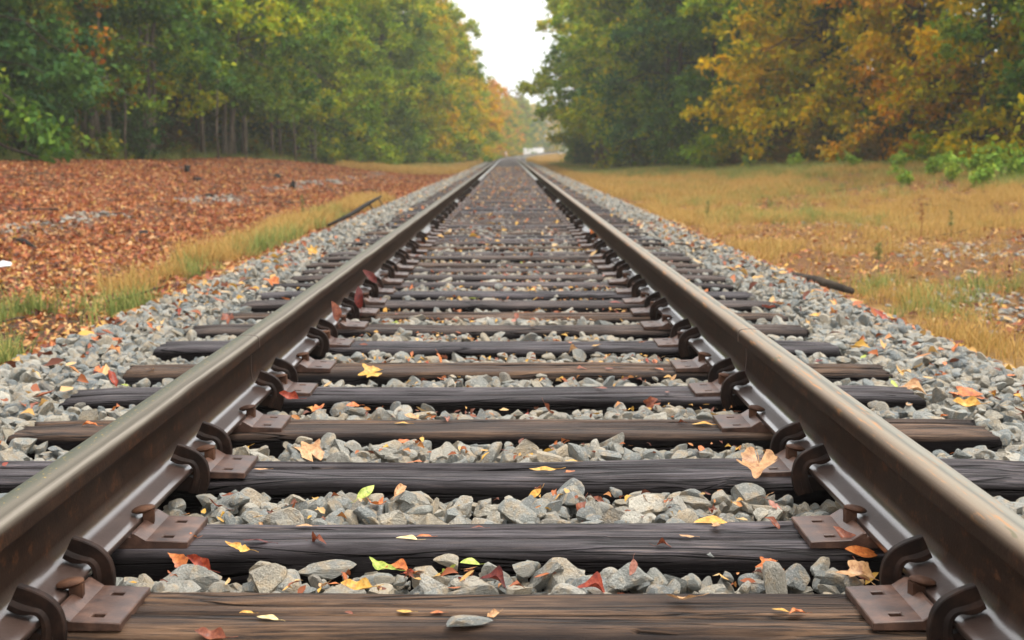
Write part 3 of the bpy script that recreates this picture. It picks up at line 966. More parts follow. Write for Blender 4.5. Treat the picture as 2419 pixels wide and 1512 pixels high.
def leaf_mesh(name, kind, seed, mat, curl=0.5, lowres=False):
    """a fallen leaf, 1 long, lying flat and curled; base at -0.5"""
    r = np.random.default_rng(seed)
    V = []; F = []
    if kind == 'maple':
        lobes = [(0, 1.0, 0.22), (0.92, 0.92, 0.21), (-0.92, 0.92, 0.21), (1.8, 0.68, 0.22), (-1.8, 0.68, 0.22)]
        ang = np.linspace(-2.75, 2.75, 61 if not lowres else 27)
        rad = np.full(len(ang), 0.58)
        for a0, l, wd in lobes:
            rad = np.maximum(rad, l * (1 - np.minimum(1, np.abs(ang - a0) / (wd * 3.0)) ** 1.25) + 0.0)
            rad = np.maximum(rad, l * 0.72 * (np.abs(np.abs(ang - a0) - wd * 0.62) < 0.055))
        rad *= 0.62
        cen = np.array([0, -0.12])
        n = len(ang)
        rr = [0.0, 0.35, 0.7, 1.0]
        V.append((cen[0], cen[1], 0))
        for q in rr[1:]:
            for a, ra in zip(ang, rad):
                V.append((cen[0] + math.sin(a) * ra * q, cen[1] + math.cos(a) * ra * q, 0))
        for k in range(n - 1):
            F.append((0, 1 + k + 1, 1 + k))
            for j in range(2):
                o0 = 1 + j * n; o1 = o0 + n
                F.append((o0 + k, o0 + k + 1, o1 + k + 1, o1 + k))
        stem0 = (cen[0], cen[1] - 0.05)
    else:
        s, wd = leaf_outline(kind, r)
        if lowres: s, wd = s[[0, 3, 6, 9, 11]], wd[[0, 3, 6, 9, 11]]
        bend = r.uniform(-0.15, 0.15)
        for i, (a, b) in enumerate(zip(s, wd)):
            cx = bend * math.sin(a * 3)
            b2 = b * (1 + (0.12 * r.normal() if kind == 'torn' else 0.02 * r.normal()))
            for f in (-1, -0.5, 0, 0.5, 1):
                V.append((cx + f * b2, a - 0.5, 0))
        for i in range(len(s) - 1):
            for j in range(4):
                F.append((i * 5 + j, i * 5 + j + 1, (i + 1) * 5 + j + 1, (i + 1) * 5 + j))
        stem0 = (0, -0.5)
    V = np.array(V, float)
    # curl: fold along the midrib, roll along the length, ripple the edge
    cu = curl * r.uniform(0.6, 1.3)
    z = cu * (1.1 * np.abs(V[:, 0]) ** 1.4 + 0.55 * r.choice([-1, 1]) * (V[:, 1] ** 2)) + cu * 0.09 * np.sin(V[:, 1] * 9 + r.uniform(0, 6)) * np.abs(V[:, 0]) * 4
    z += cu * 0.35 * r.normal() * V[:, 0] * V[:, 1]
    V[:, 0] *= 1 - 0.25 * cu
    V[:, 2] = z
    Vl = [tuple(v) for v in V]
    if not lowres:
        z0 = float(V[0, 2] if kind == 'maple' else V[2, 2])
        sv, sf = tube([(stem0[0], stem0[1] + 0.02, z0 + 0.004), (stem0[0] + 0.03, stem0[1] - 0.16, z0 + 0.03 * cu), (stem0[0] + 0.1 * r.normal(), stem0[1] - 0.34, z0 + 0.1 * cu)], [0.012, 0.010, 0.009], 4)
        o = len(Vl); Vl += list(sv); F = F + [tuple(i + o for i in q) for q in sf]
    me = mesh(name, Vl, F, mat, True)
    return me


KINDS = {'oval': 'oval', 'narrow': 'narrow', 'curled': 'oval', 'lobed': 'maple', 'torn': 'torn'}
LEAFM = {}
for kd, base in KINDS.items():
    for v in range(4):
        me = leaf_mesh('fallen_leaf_mesh', base, hash(kd) % 97 + v * 13 if False else {'oval': 1, 'narrow': 2, 'curled': 3, 'lobed': 4, 'torn': 5}[kd] * 31 + v, M['leaf_orange'], {'oval': 0.25, 'narrow': 0.35, 'curled': 1.1, 'lobed': 0.5, 'torn': 0.8}[kd])
        LEAFM[(kd, v)] = me


def leaf(kd, colour, size, loc, rot, label, group=None, v=None):
    o = put('fallen_leaf', LEAFM[(kd, rnd.randrange(4) if v is None else v)], None, loc, rot, (size, size, size))
    o.rotation_mode = 'ZYX'
    o.material_slots[0].link = 'OBJECT'; o.material_slots[0].material = M['leaf_' + colour]
    tag(o, label, 'leaf', group)
    return o


G_LEAF = 'fallen leaves on the ties and stones'
# the leaves one would point to
for (px, py, z, kd, colour, size, rot, lab) in [
        (628, 1458, 0.004, 'oval', 'pale yellow', 0.040, (0.05, 0, 1.2), 'pale round leaf on the nearest tie at left of the middle'),
        (1164, 1457, 0.006, 'curled', 'tan', 0.028, (0.1, 0.1, 2.4), 'tiny tan leaf with upright stem beside the flat grey stone'),
        (577, 1446, 0.003, 'oval', 'yellow', 0.024, (0, 0, 1.5), 'small yellow leaf in the split of the nearest tie, at left'),
        (953, 1444, 0.004, 'oval', 'yellow', 0.026, (0.05, 0, 1.4), 'small yellow leaf by the split of the nearest tie, middle'),
        (1030, 1446, 0.004, 'oval', 'orange', 0.022, (0.05, 0, 1.7), 'small orange leaf by the split of the nearest tie, middle'),
        (820, 1447, 0.004, 'oval', 'rust brown', 0.018, (0.05, 0, 1.0), 'tiny brown leaf by the split of the nearest tie'),
        (1612, 1415, 0.006, 'torn', 'tan', 0.052, (0.1, 0, 1.4), 'torn tan leaf on the nearest tie at right'),
        (1848, 1441, 0.005, 'oval', 'yellow', 0.028, (0, 0.1, 1.3), 'left one of two yellow leaves near the right end of the nearest tie'),
        (1888, 1445, 0.005, 'curled', 'orange', 0.030, (0, 0.1, 1.9), 'right one of two leaves near the right end of the nearest tie'),
        (556, 1291, 0.008, 'torn', 'yellow', 0.050, (0.5, 0.2, 1.3), 'folded yellow leaf drooping over the front edge of the second tie'),
        (958, 1271, 0.005, 'narrow', 'pale yellow', 0.044, (0, 0, 1.3), 'pale narrow leaf on the second tie, middle'),
        (1000, 1266, 0.006, 'oval', 'orange', 0.030, (0, 0, 1.6), 'orange oval leaf touching a pale one on the second tie'),
        (1625, 1266, 0.005, 'oval', 'tan', 0.030, (0.1, 0, 1.2), 'small tan leaf on the second tie at right'),
        (715, 1241, 0.005, 'oval', 'tan', 0.034, (0, 0, 1.6), 'small tan leaf at the back edge of the second tie at left'),
        (1685, 1234, 0.006, 'narrow', 'yellow', 0.075, (0.1, 0.1, 1.75), 'long narrow yellow leaf on the second tie at right'),
        (1830, 1235, 0.010, 'curled', 'rust brown', 0.040, (0.5, 0.4, 0.8), 'curled brown leaf standing near the right end of the second tie'),
        (600, 1275, 0.006, 'narrow', 'dark red', 0.050, (0, 0.1, 1.6), 'dark shrivelled leaf on the second tie at left'),
        (1795, 1104, 0.030, 'lobed', 'tan', 0.118, (0.36, -0.1, 2.9), 'large tan maple leaf hanging off the third tie by the right rail'),
        (1282, 1110, 0.004, 'narrow', 'yellow', 0.062, (0.1, 0, 1.5), 'slender curved yellow leaf on the third tie, middle'),
        (1350, 1088, 0.004, 'oval', 'yellow', 0.032, (0, 0, 1.4), 'small yellow leaf at the back edge of the third tie, middle'),
        (612, 1108, 0.004, 'oval', 'tan', 0.034, (0, 0, 1.5), 'small tan leaf at the left end of the third tie near the plate'),
        (947, 999, 0.004, 'oval', 'yellow', 0.040, (0, 0, 1.5), 'small yellow leaf on the fourth tie left of the middle'),
        (1662, 1001, 0.004, 'narrow', 'yellow', 0.060, (0, 0, 1.5), 'yellow narrow leaf on the fourth tie beside the right plate'),
        (205, 1001, 0.006, 'curled', 'orange', 0.045, (0, 0, 1.5), 'orange leaf on the left end of the fourth tie outside the rail'),
        (728, 1065, 0.004, 'lobed', 'tan', 0.085, (0.5, 0.2, 0.6), 'tan ribbed leaf on stones behind the third tie at left'),
        (872, 880, 0.002, 'lobed', 'yellow', 0.085, (0.5, 0.1, 1.9), 'bright yellow leaf leaning on stones behind the fifth tie'),
        (845, 702, 0.115, 'oval', 'dark red', 0.120, (1.0, -0.6, 0.2), 'broad dark red leaf leaning against the left rail'),
        (871, 652, 0.10, 'narrow', 'dark red', 0.100, (1.3, 0.4, 0.9), 'thin dark red leaf standing against the left rail beyond the dark red one'),
        (786, 735, 0.11, 'narrow', 'rust brown', 0.085, (1.3, 0.2, 0.3), 'thin brown leaf standing on the left rail foot'),
        (862, 1160, -0.005, 'narrow', 'lime green', 0.055, (0.75, 0.3, -0.7), 'upright yellow green leaf behind the second tie'),
        (905, 1337, -0.008, 'torn', 'lime green', 0.066, (0.55, -0.2, 0.9), 'lime green leaf on stones behind the nearest tie at left'),
        (1110, 1330, -0.012, 'narrow', 'lime green', 0.040, (0.3, 0.3, 1.9), 'small green leaf beside the greenish stone behind the nearest tie'),
        (937, 1342, -0.010, 'curled', 'orange', 0.050, (0.2, 0.2, 1.6), 'orange leaf beside the lime green one behind the nearest tie'),
        (412, 1335, -0.020, 'torn', 'orange', 0.065, (0.7, 0.3, 0.7), 'orange leaf standing at the left end of the second tie by the plate'),
        (462, 1350, -0.02, 'curled', 'red', 0.050, (0.7, 0.4, 1.2), 'red curled leaf beside the whitish stone near the left rail'),
        (838, 1392, -0.01, 'curled', 'yellow', 0.055, (0.1, 0.1, 1.5), 'yellow curled leaf at the back edge of the nearest tie, left'),
        (1400, 1388, -0.01, 'curled', 'red', 0.058, (0.1, 0.2, 1.5), 'long red curled leaf at the back edge of the nearest tie, middle'),
        (1165, 1368, -0.01, 'curled', 'dark red', 0.052, (0.2, 0.2, 1.3), 'dark red curled leaf on stones behind the nearest tie, middle'),
        (2000, 1275, 0.01, 'curled', 'rust brown', 0.065, (0.9, 0.3, 0.5), 'brown curled leaf by the right rail at the second tie'),
        (2040, 1305, -0.005, 'oval', 'orange', 0.070, (0.4, 0.3, 1.7), 'orange leaf on stones against the right rail behind the nearest tie'),
        (2030, 1372, -0.02, 'lobed', 'tan', 0.075, (0.3, 0.2, 1.4), 'ribbed tan leaf behind the nearest plate of the right rail'),
        (330, 1545, -0.045, 'torn', 'orange', 0.055, (0.7, 0.2, 0.5), 'orange leaf standing at the bottom left beside the pale stone'),
        (490, 1508, -0.01, 'curled', 'rust brown', 0.050, (0.1, 0.2, 1.5), 'brown leaf at the bottom edge of the photo, left'),
        (1404, 556, 0.06, 'oval', 'orange', 0.150, (0.5, 0.5, 0.5), 'bright orange leaf on the foot of the right rail far along'),
        (1940, 747, -0.03, 'oval', 'yellow', 0.095, (0.2, 0.1, 1.4), 'yellow leaf on the ballast outside the right rail'),
        (2085, 742, -0.03, 'torn', 'red', 0.085, (0.9, 0.2, 0.9), 'red leaf standing on the ballast outside the right rail'),
        (2335, 1138, -0.02, 'oval', 'orange', 0.095, (0.2, 0.1, 1.5), 'orange leaf on stones at the right edge beside the third tie'),
        (2352, 1156, -0.03, 'narrow', 'tan', 0.070, (0.2, 0.1, 1.9), 'tan leaf below the orange one at the right edge'),
        (2292, 935, -0.03, 'lobed', 'orange', 0.115, (0.2, 0.1, 1.5), 'orange lobed leaf on the ballast at right beyond the rail'),
        (2290, 960, -0.03, 'curled', 'yellow', 0.085, (0.2, 0.1, 1.5), 'yellow curled leaf below the orange lobed one at right'),
        (735, 593, -0.02, 'lobed', 'yellow', 0.110, (0.9, 0.1, 0.3), 'bright yellow leaf standing on the left ballast shoulder'),
        (635, 665, -0.02, 'lobed', 'orange', 0.120, (0.4, 0.2, 0.9), 'orange lobed leaf on the left ballast shoulder'),
        (677, 940, 0.02, 'curled', 'red', 0.060, (0.5, 0.3, 1.5), 'red leaf in front of the fifth tie plate on the left rail'),
        (860, 830, -0.02, 'curled', 'pink brown', 0.110, (0.5, 0.3, 1.0), 'pinkish curled leaves on stones by the left rail at the sixth tie'),
        (262, 905, -0.02, 'torn', 'red', 0.075, (0.7, 0.3, 0.5), 'red leaf on the ballast left of the rail behind the fifth tie'),
        (2160, 920, -0.02, 'curled', 'tan', 0.110, (0.1, 0.1, 1.6), 'tan curled leaf at the right end of the fifth tie')]:
    p = at(px, py, z)
    if z < 0.0: p = (p[0], p[1], max(z, stone_top(p[0], p[1]) + 0.004) if p[1] < 13 else z)
    leaf(kd, colour, size, p, rot, lab, G_LEAF)

used = set()
PLACE = [(-2.2, -1.55, 'far left'), (-1.55, -0.95, 'just outside the left rail'), (-0.66, -0.42, 'beside the left rail'), (-0.42, -0.12, 'left of the middle'),
         (-0.12, 0.14, 'in the middle'), (0.14, 0.44, 'right of the middle'), (0.44, 0.66, 'beside the right rail'), (0.95, 1.55, 'just outside the right rail'), (1.55, 2.2, 'far right')]
COLW = ['yellow'] * 2 + ['orange'] * 6 + ['tan'] * 4 + ['rust brown'] * 6 + ['dark red'] * 1 + ['red'] * 2 + ['pink brown'] * 2 + ['pale yellow'] * 1 + ['lime green'] * 1
n_leaf = 0; tries = 0
while n_leaf < 240 and tries < 8000:
    tries += 1
    u0, u1, where = rnd.choice(PLACE)
    x = rnd.uniform(u0, u1); y = 2.3 + (9.6 - 2.3) * rnd.random() ** 1.35
    if abs(x / (y + 0.01)) > 0.40: continue
    kd = rnd.choice(['oval', 'oval', 'oval', 'narrow', 'narrow', 'curled', 'curled', 'curled', 'torn', 'torn', 'torn', 'lobed']); col = rnd.choice(COLW)
    i = int(np.argmin(np.abs(TY - y)))
    on_tie = abs(TY[i] - y) < 0.095 and abs(x) < 1.27
    if on_tie and rnd.random() < 0.55: continue
    if abs(TY[i] - y) < 0.15 and abs(x) < 1.3 and not on_tie: continue
    size = rnd.uniform(0.024, 0.050) if kd != 'lobed' else rnd.uniform(0.04, 0.068)
    if y > 5: size *= 1.2
    if on_tie:
        lab = f'{col} {kd} leaf lying on the {ORD[i]} tie, {where}'
        z = 0.005 + 0.05 * size
        rot = (rnd.gauss(0, 0.08), rnd.gauss(0, 0.08), rnd.uniform(0, 6.28))
    else:
        j = i if TY[i] > y else i + 1
        if j < 1 or j > 15: continue
        lab = f'{col} {kd} leaf on stones behind the {ORD[j - 1]} tie, {where}'
        z = stone_top(x, y, 0.026) + 0.1 * size
        rot = (rnd.gauss(0.1, 0.45), rnd.gauss(0, 0.4), rnd.uniform(0, 6.28))
    if lab in used: continue
    used.add(lab); n_leaf += 1
    leaf(kd, col, size, (x, y, z), rot, lab, G_LEAF)

# litter that nobody could count
lit_protos = [leaf_mesh('litter_mesh', k, 500 + i, M['litter'], c, True) for i, (k, c) in enumerate([('oval', 0.5), ('torn', 1.0), ('maple', 0.7), ('maple', 0.4), ('oval', 1.2), ('maple', 1.0)])]
lit_y = [leaf_mesh('litter_mesh', k, 600 + i, M['litter_y'], c, True) for i, (k, c) in enumerate([('oval', 0.4), ('narrow', 0.6), ('oval', 0.9), ('torn', 0.9)])]
litc = proto_collection('litter_kind', lit_protos); lityc = proto_collection('litter_yellow_kind', lit_y)


def lit_cloud(n, u0, u1, y0, y1, keep, smin, smax, ypow=1.3, lift=0.012, zf=None):
    y = y0 + (y1 - y0) * rng.random(n) ** ypow; u = rng.uniform(u0, u1, n)
    k = keep(u, y); u, y = u[k], y[k]
    x = u + cxy(y)
    z = (gz(x, y) if zf is None else zf(u, y)) + lift + 0.012 * rng.random(len(y))
    m = len(y)
    rot = np.stack([rng.normal(0, 0.35, m), rng.normal(0, 0.35, m), rng.uniform(0, 6.28, m)], 1)
    s = (smin + (smax - smin) * rng.random(m))[:, None] * np.ones(3)
    return np.stack([x, y, z], 1), rot, s


def keep_left(u, y):
    e = 0.5 * (fbm(u * 1.3, y * 1.1, 21) - 0.5)
    g = np.abs(u + 5.3) < 0.35
    return (np.abs(u) + e > 2.3 + 0.3 * rng.random(len(u))) & ~(g & (fbm(u * 2, y * 0.6, 31) > 0.5) & (rng.random(len(u)) < 0.7)) & (u > -edge_left(y) - 4) & (rng.random(len(u)) < 0.35 + 1.6 * np.clip(fbm(u * 0.8, y * 0.45, 95) - 0.30, 0, 1)) & (np.abs(u) < 0.42 * y + 1.5)


a = lit_cloud(150000, -15, -2.1, 9, 34, lambda u, y: keep_left(u, y) & (rng.random(len(u)) < sstep(7, 15, y - 0.9 * (u + 4)) * 0.9 + 0.06), 0.04, 0.09, 1.2)
b = lit_cloud(60000, -15, -2.1, 34, 66, keep_left, 0.055, 0.11)
scatter('leaf_litter', *[np.concatenate(q) for q in zip(a, b)], rng.integers(0, 6, len(a[0]) + len(b[0])), litc, 'rust and orange carpet of fallen leaves covering the left bank', 'leaf litter')
# between the rails farther off, on the verges and the right-hand bare patches
def tie_or_stone(u, y): return np.where((tie_gap(y) < 0.11) & (np.abs(u) < 1.28), 0.004, ballast_top(u, y) + 0.004) + ztr(y)
a = lit_cloud(5200, -2.2, 2.2, 9.5, 70, lambda u, y: (np.abs(np.abs(u) - RAILX) > 0.08) & (rng.random(len(u)) < np.where(np.abs(u) < 0.7, 1.0, 0.45)), 0.04, 0.085, 1.0, 0.006, tie_or_stone)
a2 = lit_cloud(4200, -0.68, 0.68, 2.3, 10, lambda u, y: (tie_gap(y) > 0.165) & (fbm(u * 5, y * 5, 99) > 0.45), 0.012, 0.034, 1.0, 0.006, tie_or_stone)
b = lit_cloud(2600, -2.3, -1.35, 4, 12, lambda u, y: (rng.random(len(u)) < 0.16), 0.04, 0.08, 1.0, 0.012, tie_or_stone)
c = lit_cloud(2600, 1.35, 2.4, 4, 16, lambda u, y: (rng.random(len(u)) < 0.2), 0.04, 0.08, 1.0, 0.012, tie_or_stone)
d = lit_cloud(16000, 2.2, 9, 5, 30, lambda u, y: (fbm(u * 0.5, y * 0.35, 41) > 0.5) & (np.abs(u) < 0.42 * y + 1) & (rng.random(len(u)) < 0.8), 0.04, 0.09, 1.2)
e = lit_cloud(16000, -6.5, -2.1, 4.2, 16, lambda u, y: np.abs(u) < 0.42 * y + 1, 0.035, 0.07, 1.0)
q = [np.concatenate(z) for z in zip(a, a2, b, c, d, e)]
scatter('scattered_leaves', *q, rng.integers(0, 4, len(q[0])), lityc, 'thinly scattered yellow and brown leaves on the farther track and verges', 'leaf litter')


def twig_mesh(name, seed):
    r = np.random.default_rng(seed)
    P = [np.array([-0.5, 0, 0]), np.array([-0.15, 0.06 * r.normal(), 0.03]), np.array([0.2, 0.06 * r.normal(), 0.02]), np.array([0.5, 0.08 * r.normal(), 0.05])]
    parts = [tube(P, [0.018, 0.016, 0.012, 0.006], 5)]
    for k in (1, 2):
        e = P[k] + np.array([0.22, 0.16 * r.choice([-1, 1]), 0.06]); parts.append(tube([P[k], e], [0.009, 0.004], 4))
    v, f = joinVF(parts); return mesh(name, v, f, M['bark_dark'], True)


twc = proto_collection('twig_kind', [twig_mesh('twig_mesh', 950 + k) for k in range(4)])
ty = 7 + 55 * rng.random(420) ** 1.2; tu = np.where(rng.random(420) < 0.75, rng.uniform(-13, -2.6, 420), rng.uniform(2.7, 10, 420))
sc_ = rng.uniform(0.15, 0.75, 420)
scatter('fallen_twigs', np.stack([tu, ty, gz(tu, ty) + 0.02], 1), np.stack([rng.normal(0, 0.1, 420), rng.normal(0, 0.12, 420), rng.uniform(0, 6.28, 420)], 1), sc_[:, None] * np.ones(3), rng.integers(0, 4, 420), twc, 'small dark twigs strewn over the leaf bank and verge', 'twigs')


# ------------------------------------------------------------------ grass
def tuft(name, seed, n, h, spread, width, mat, droop=0.5):
    r = np.random.default_rng(seed); V = []; F = []; tint = []; clump = []
    for b in range(n):
        a = r.uniform(0, 6.28); d = spread * math.sqrt(r.random()); x0, y0 = d * math.cos(a), d * math.sin(a)
        hh = h * r.uniform(0.5, 1.1); th = r.uniform(0, 6.28); out = droop * r.uniform(0.2, 1.2) * hh
        wx, wy = -math.sin(th) * width, math.cos(th) * width
        tn = r.random(); o = len(V)
        for s, wf in ((0, 1), (0.45, 0.85), (0.8, 0.5), (1.0, 0.08)):
            cx = x0 + math.cos(th) * out * s * s; cy = y0 + math.sin(th) * out * s * s; cz = hh * (s - 0.22 * droop * s * s) - 0.01
            V += [(cx - wx * wf, cy - wy * wf, cz), (cx + wx * wf, cy + wy * wf, cz)]; tint += [tn, tn]; clump += [(tn * 7) % 1] * 2
        for k in range(3): F.append((o + 2 * k, o + 2 * k + 1, o + 2 * k + 3, o + 2 * k + 2))
    me = mesh(name, V, np.array(F), mat, True)
    fattr(me, 'tint', tint); fattr(me, 'clump', clump)
    return me


dryc = proto_collection('dry_tuft', [tuft('dry_tuft_mesh', 700 + k, 34, 0.20 + 0.05 * (k % 3), 0.16, 0.0032, M['g_dry'], 0.7) for k in range(6)])
grc = proto_collection('green_tuft', [tuft('green_tuft_mesh', 720 + k, 30, 0.22 + 0.05 * (k % 3), 0.13, 0.0035, M['g_green'], 0.7) for k in range(5)])


def grass_pts(n, u0, u1, y0, y1, keep, smin, smax, ypow=1.0):
    y = y0 + (y1 - y0) * rng.random(n) ** ypow; u = rng.uniform(u0, u1, n)
    k = keep(u, y); u, y = u[k], y[k]; x = u + cxy(y); m = len(y)
    return (np.stack([x, y, gz(x, y) - 0.01], 1), np.stack([rng.normal(0, 0.1, m), rng.normal(0, 0.1, m), rng.uniform(0, 6.28, m)], 1),
            (smin + (smax - smin) * rng.random(m))[:, None] * np.ones(3))


def keep_right(u, y):
    e = 0.5 * (fbm(u * 1.3, y * 1.1, 21) - 0.5)
    return (u + e > 2.5) & (u < edge_right(y) + 1.5) & (u < 0.42 * y + 1.2) & ((fbm(u * 0.5, y * 0.35, 41) < 0.42 + 0.12 * sstep(8, 20, y) + 0.12 * rng.random(len(u))) | (rng.random(len(u)) < 0.10))


g1 = grass_pts(15000, 2.4, 12, 6.5, 32, keep_right, 0.35, 0.85, 1.2)
g2 = grass_pts(20000, 2.4, 17, 32, 120, keep_right, 0.6, 1.15, 1.3)
g3 = grass_pts(4600, -3.9, -2.3, 9.5, 31, lambda u, y: (np.abs(u + 2.9) < 1.1 * (fbm(y * 0.5, u * 0 + 3, 55) - 0.22)) & (fbm(u * 1.6, y * 0.7, 57) > 0.42) & (y > 10 + 4 * rng.random(len(u))), 0.5, 1.15)
g5 = grass_pts(9000, -8, -2.3, 66, 150, lambda u, y: (u > -edge_left(y) - 0.5), 0.8, 1.5)
g8 = grass_pts(9000, 1.7, 8, 118, 300, lambda u, y: (u < edge_right(y)), 0.8, 1.5)
q = [np.concatenate(z) for z in zip(g1, g2, g3, g5, g8)]
scatter('dry_grass', *q, rng.integers(0, 6, len(q[0])), dryc, 'golden dry grass on the right verge and along the left ballast edge', 'grass')
h1 = grass_pts(30000, 3.2, 16, 22, 120, lambda u, y: (u > 2.8) & (u < edge_right(y) + 1) & (u > edge_right(y) - 6.5 + 2 * rng.random(len(u))) & (fbm(u * 0.3, y * 0.2, 61) > 0.40), 0.7, 1.3)
h2 = grass_pts(420, -3.3, -2.35, 5.5, 9.4, lambda u, y: (fbm(u * 1.5, y * 1.1, 63) > 0.52), 0.5, 1.0)
h3 = grass_pts(420, -3.4, -2.5, 12, 26, lambda u, y: (fbm(u * 1.5, y * 0.6, 64) > 0.55), 0.5, 1.1)
h4 = grass_pts(5000, -15, -7, 30, 90, lambda u, y: (u < -edge_left(y) + 1.4 * fbm(y * 0.5, u * 0.3, 69)) & (fbm(u * 0.9, y * 0.6, 68) > 0.42), 0.5, 1.9)
h7 = grass_pts(8000, 2.8, 14, 13, 45, lambda u, y: keep_right(u, y) & (fbm(u * 0.45, y * 0.22, 67) > 0.52), 0.4, 0.9)
h5 = grass_pts(160, 2.5, 4.2, 7.5, 11.5, lambda u, y: (fbm(u * 1.5, y * 1.1, 66) > 0.5), 0.4, 0.8)
h6 = grass_pts(2500, -7, -3.5, 80, 150, lambda u, y: (u > -edge_left(y) - 0.5), 0.8, 1.6)
q = [np.concatenate(z) for z in zip(h1, h2, h3, h4, h5, h6, h7)]
scatter('green_grass', *q, rng.integers(0, 5, len(q[0])), grc, 'yellowish green grass in patches on both verges and under the trees', 'grass')


# ------------------------------------------------------------------ trees
def leaves_from(cent, rad, clump, n, size, r, flat=0.85, up=0.75):
    """n leaf-shaped faces spread through clumps"""
    wgt = rad ** 2; wgt = wgt / wgt.sum()
    ci = r.choice(len(cent), n, p=wgt)
    d = r.normal(size=(n, 3)); d /= np.linalg.norm(d, axis=1)[:, None]
    d *= (np.abs(r.normal(0, 0.62, n)))[:, None]
    P = cent[ci] + d * rad[ci][:, None] * np.array([1, 1, flat])
    nrm = r.normal(size=(n, 3)) * 0.95 + np.array([0, 0, up]) + d * 0.5
    nrm /= np.linalg.norm(nrm, axis=1)[:, None]
    t = r.normal(size=(n, 3)) + d * 0.6 + np.array([0, 0, -0.5])
    t -= (t * nrm).sum(1)[:, None] * nrm; t /= np.linalg.norm(t, axis=1)[:, None]
    b = np.cross(nrm, t)
    s = size * r.uniform(0.6, 1.25, n)[:, None]
    V = np.empty((n, 4, 3))
    V[:, 0] = P - t * s * 0.5; V[:, 2] = P + t * s * 0.5 - nrm * s * 0.12
    V[:, 1] = P + b * s * 0.30 + nrm * s * 0.07 - t * s * 0.06; V[:, 3] = P - b * s * 0.30 + nrm * s * 0.07 - t * s * 0.06
    tint = np.repeat(r.random(n), 4); cl = np.repeat(clump[ci], 4)
    return V.reshape(-1, 3), np.arange(n * 4).reshape(n, 4), tint, cl


def tree_meshes(seed, H, r0, base, reach, nl, size, nlimb=20, skirt=0.0, twin=False):
    """returns trunk mesh (trunk, limbs and twigs) and crown mesh"""
    r = np.random.default_rng(seed)
    parts = []; cent = []; rad = []
    def trunk_line(lean):
        P = []
        for k in range(10):
            f = k / 9
            P.append(np.array([lean[0] * f + 0.12 * r.normal() * f, lean[1] * f + 0.12 * r.normal() * f, H * 0.93 * f - 0.15 * (k == 0)]))
        return P
    trunks = [trunk_line((r.normal() * 0.5, r.normal() * 0.5))]
    if twin: trunks.append([p + np.array([0.25 + 0.10 * i, 0.1, 0]) for i, p in enumerate(trunk_line((0.5, 0.3)))])
    for P in trunks:
        parts.append(tube(P, [r0 * (1 - 0.86 * (k / 9)) * (1.35 if k == 0 else 1) for k in range(10)], 8))
    for k in range(nlimb):
        f = (k + r.random() * 0.8) / nlimb
        z = base + (H * 0.92 - base) * f
        P = trunks[k % len(trunks)]
        q = z / (H * 0.93) * 9; i = int(min(q, 8)); p0 = P[i] + (P[i + 1] - P[i]) * (q - i)
        a = k * 2.399 + r.normal() * 0.5
        env = reach * (1.0 - 0.25 * (1 - f) if skirt == 0 else 1.0) * math.sin(math.pi * min(1, 0.30 + 0.68 * f)) ** 0.8
        ln = env * r.uniform(0.7, 1.2)
        dr = np.array([math.cos(a), math.sin(a), 0])
        rise = r.uniform(0.25, 1.0) * (0.35 + f) - skirt * (1 - f) * 0.5
        pts = [p0 + dr * ln * s + np.array([0, 0, ln * rise * s - ln * 0.28 * s * s]) + r.normal(size=3) * 0.06 * ln * s for s in (0, 0.25, 0.5, 0.75, 1.0)]
        rl = max(0.012, r0 * 0.42 * (1 - 0.55 * f))
        parts.append(tube(pts, [rl, rl * 0.8, rl * 0.6, rl * 0.4, rl * 0.15], 5))
        for s in (0.45, 0.75, 1.0):
            j = int(s * 4); c = pts[j]
            cent.append(c + r.normal(size=3) * 0.08 * reach); rad.append(reach * r.uniform(0.12, 0.21))
        for q2 in range(3):
            j = r.integers(1, 5); c0 = pts[j]
            a2 = a + r.choice([-1, 1]) * r.uniform(0.5, 1.2)
            l2 = ln * r.uniform(0.25, 0.5)
            e = c0 + np.array([math.cos(a2) * l2, math.sin(a2) * l2, l2 * r.uniform(-0.7, 0.7)])
            parts.append(tube([c0, (c0 + e) / 2 + np.array([0, 0, 0.06 * l2]), e], [rl * 0.35, rl * 0.25, rl * 0.1], 4))
            cent.append(e); rad.append(reach * r.uniform(0.10, 0.19)); cent.append((c0 + e) / 2); rad.append(reach * r.uniform(0.08, 0.14))
    cent = np.array(cent); rad = np.array(rad)
    ok = cent[:, 2] > 0.25; cent, rad = cent[ok], rad[ok]
    # hue shifts between branches, in patches
    cl = np.clip(0.65 * fbm(cent[:, 0] * 0.45 + seed, cent[:, 2] * 0.4 + cent[:, 1] * 0.3, seed, 2) + 0.35 * r.random(len(cent)), 0, 1)
    cl = np.clip((cl - 0.5) * 1.5 + 0.5, 0, 1)
    V, F, tint, clump = leaves_from(cent, rad, cl, nl, size, r)
    V[:, 2] = np.maximum(V[:, 2], 0.03)
    tv, tf = joinVF(parts)
    tm = mesh('trunk_mesh', tv, tf, M['bark_dark'], True)
    cm = mesh('crown_mesh', V, F, M['f_green'], False)
    fattr(cm, 'tint', tint); fattr(cm, 'clump', clump)
    return tm, cm


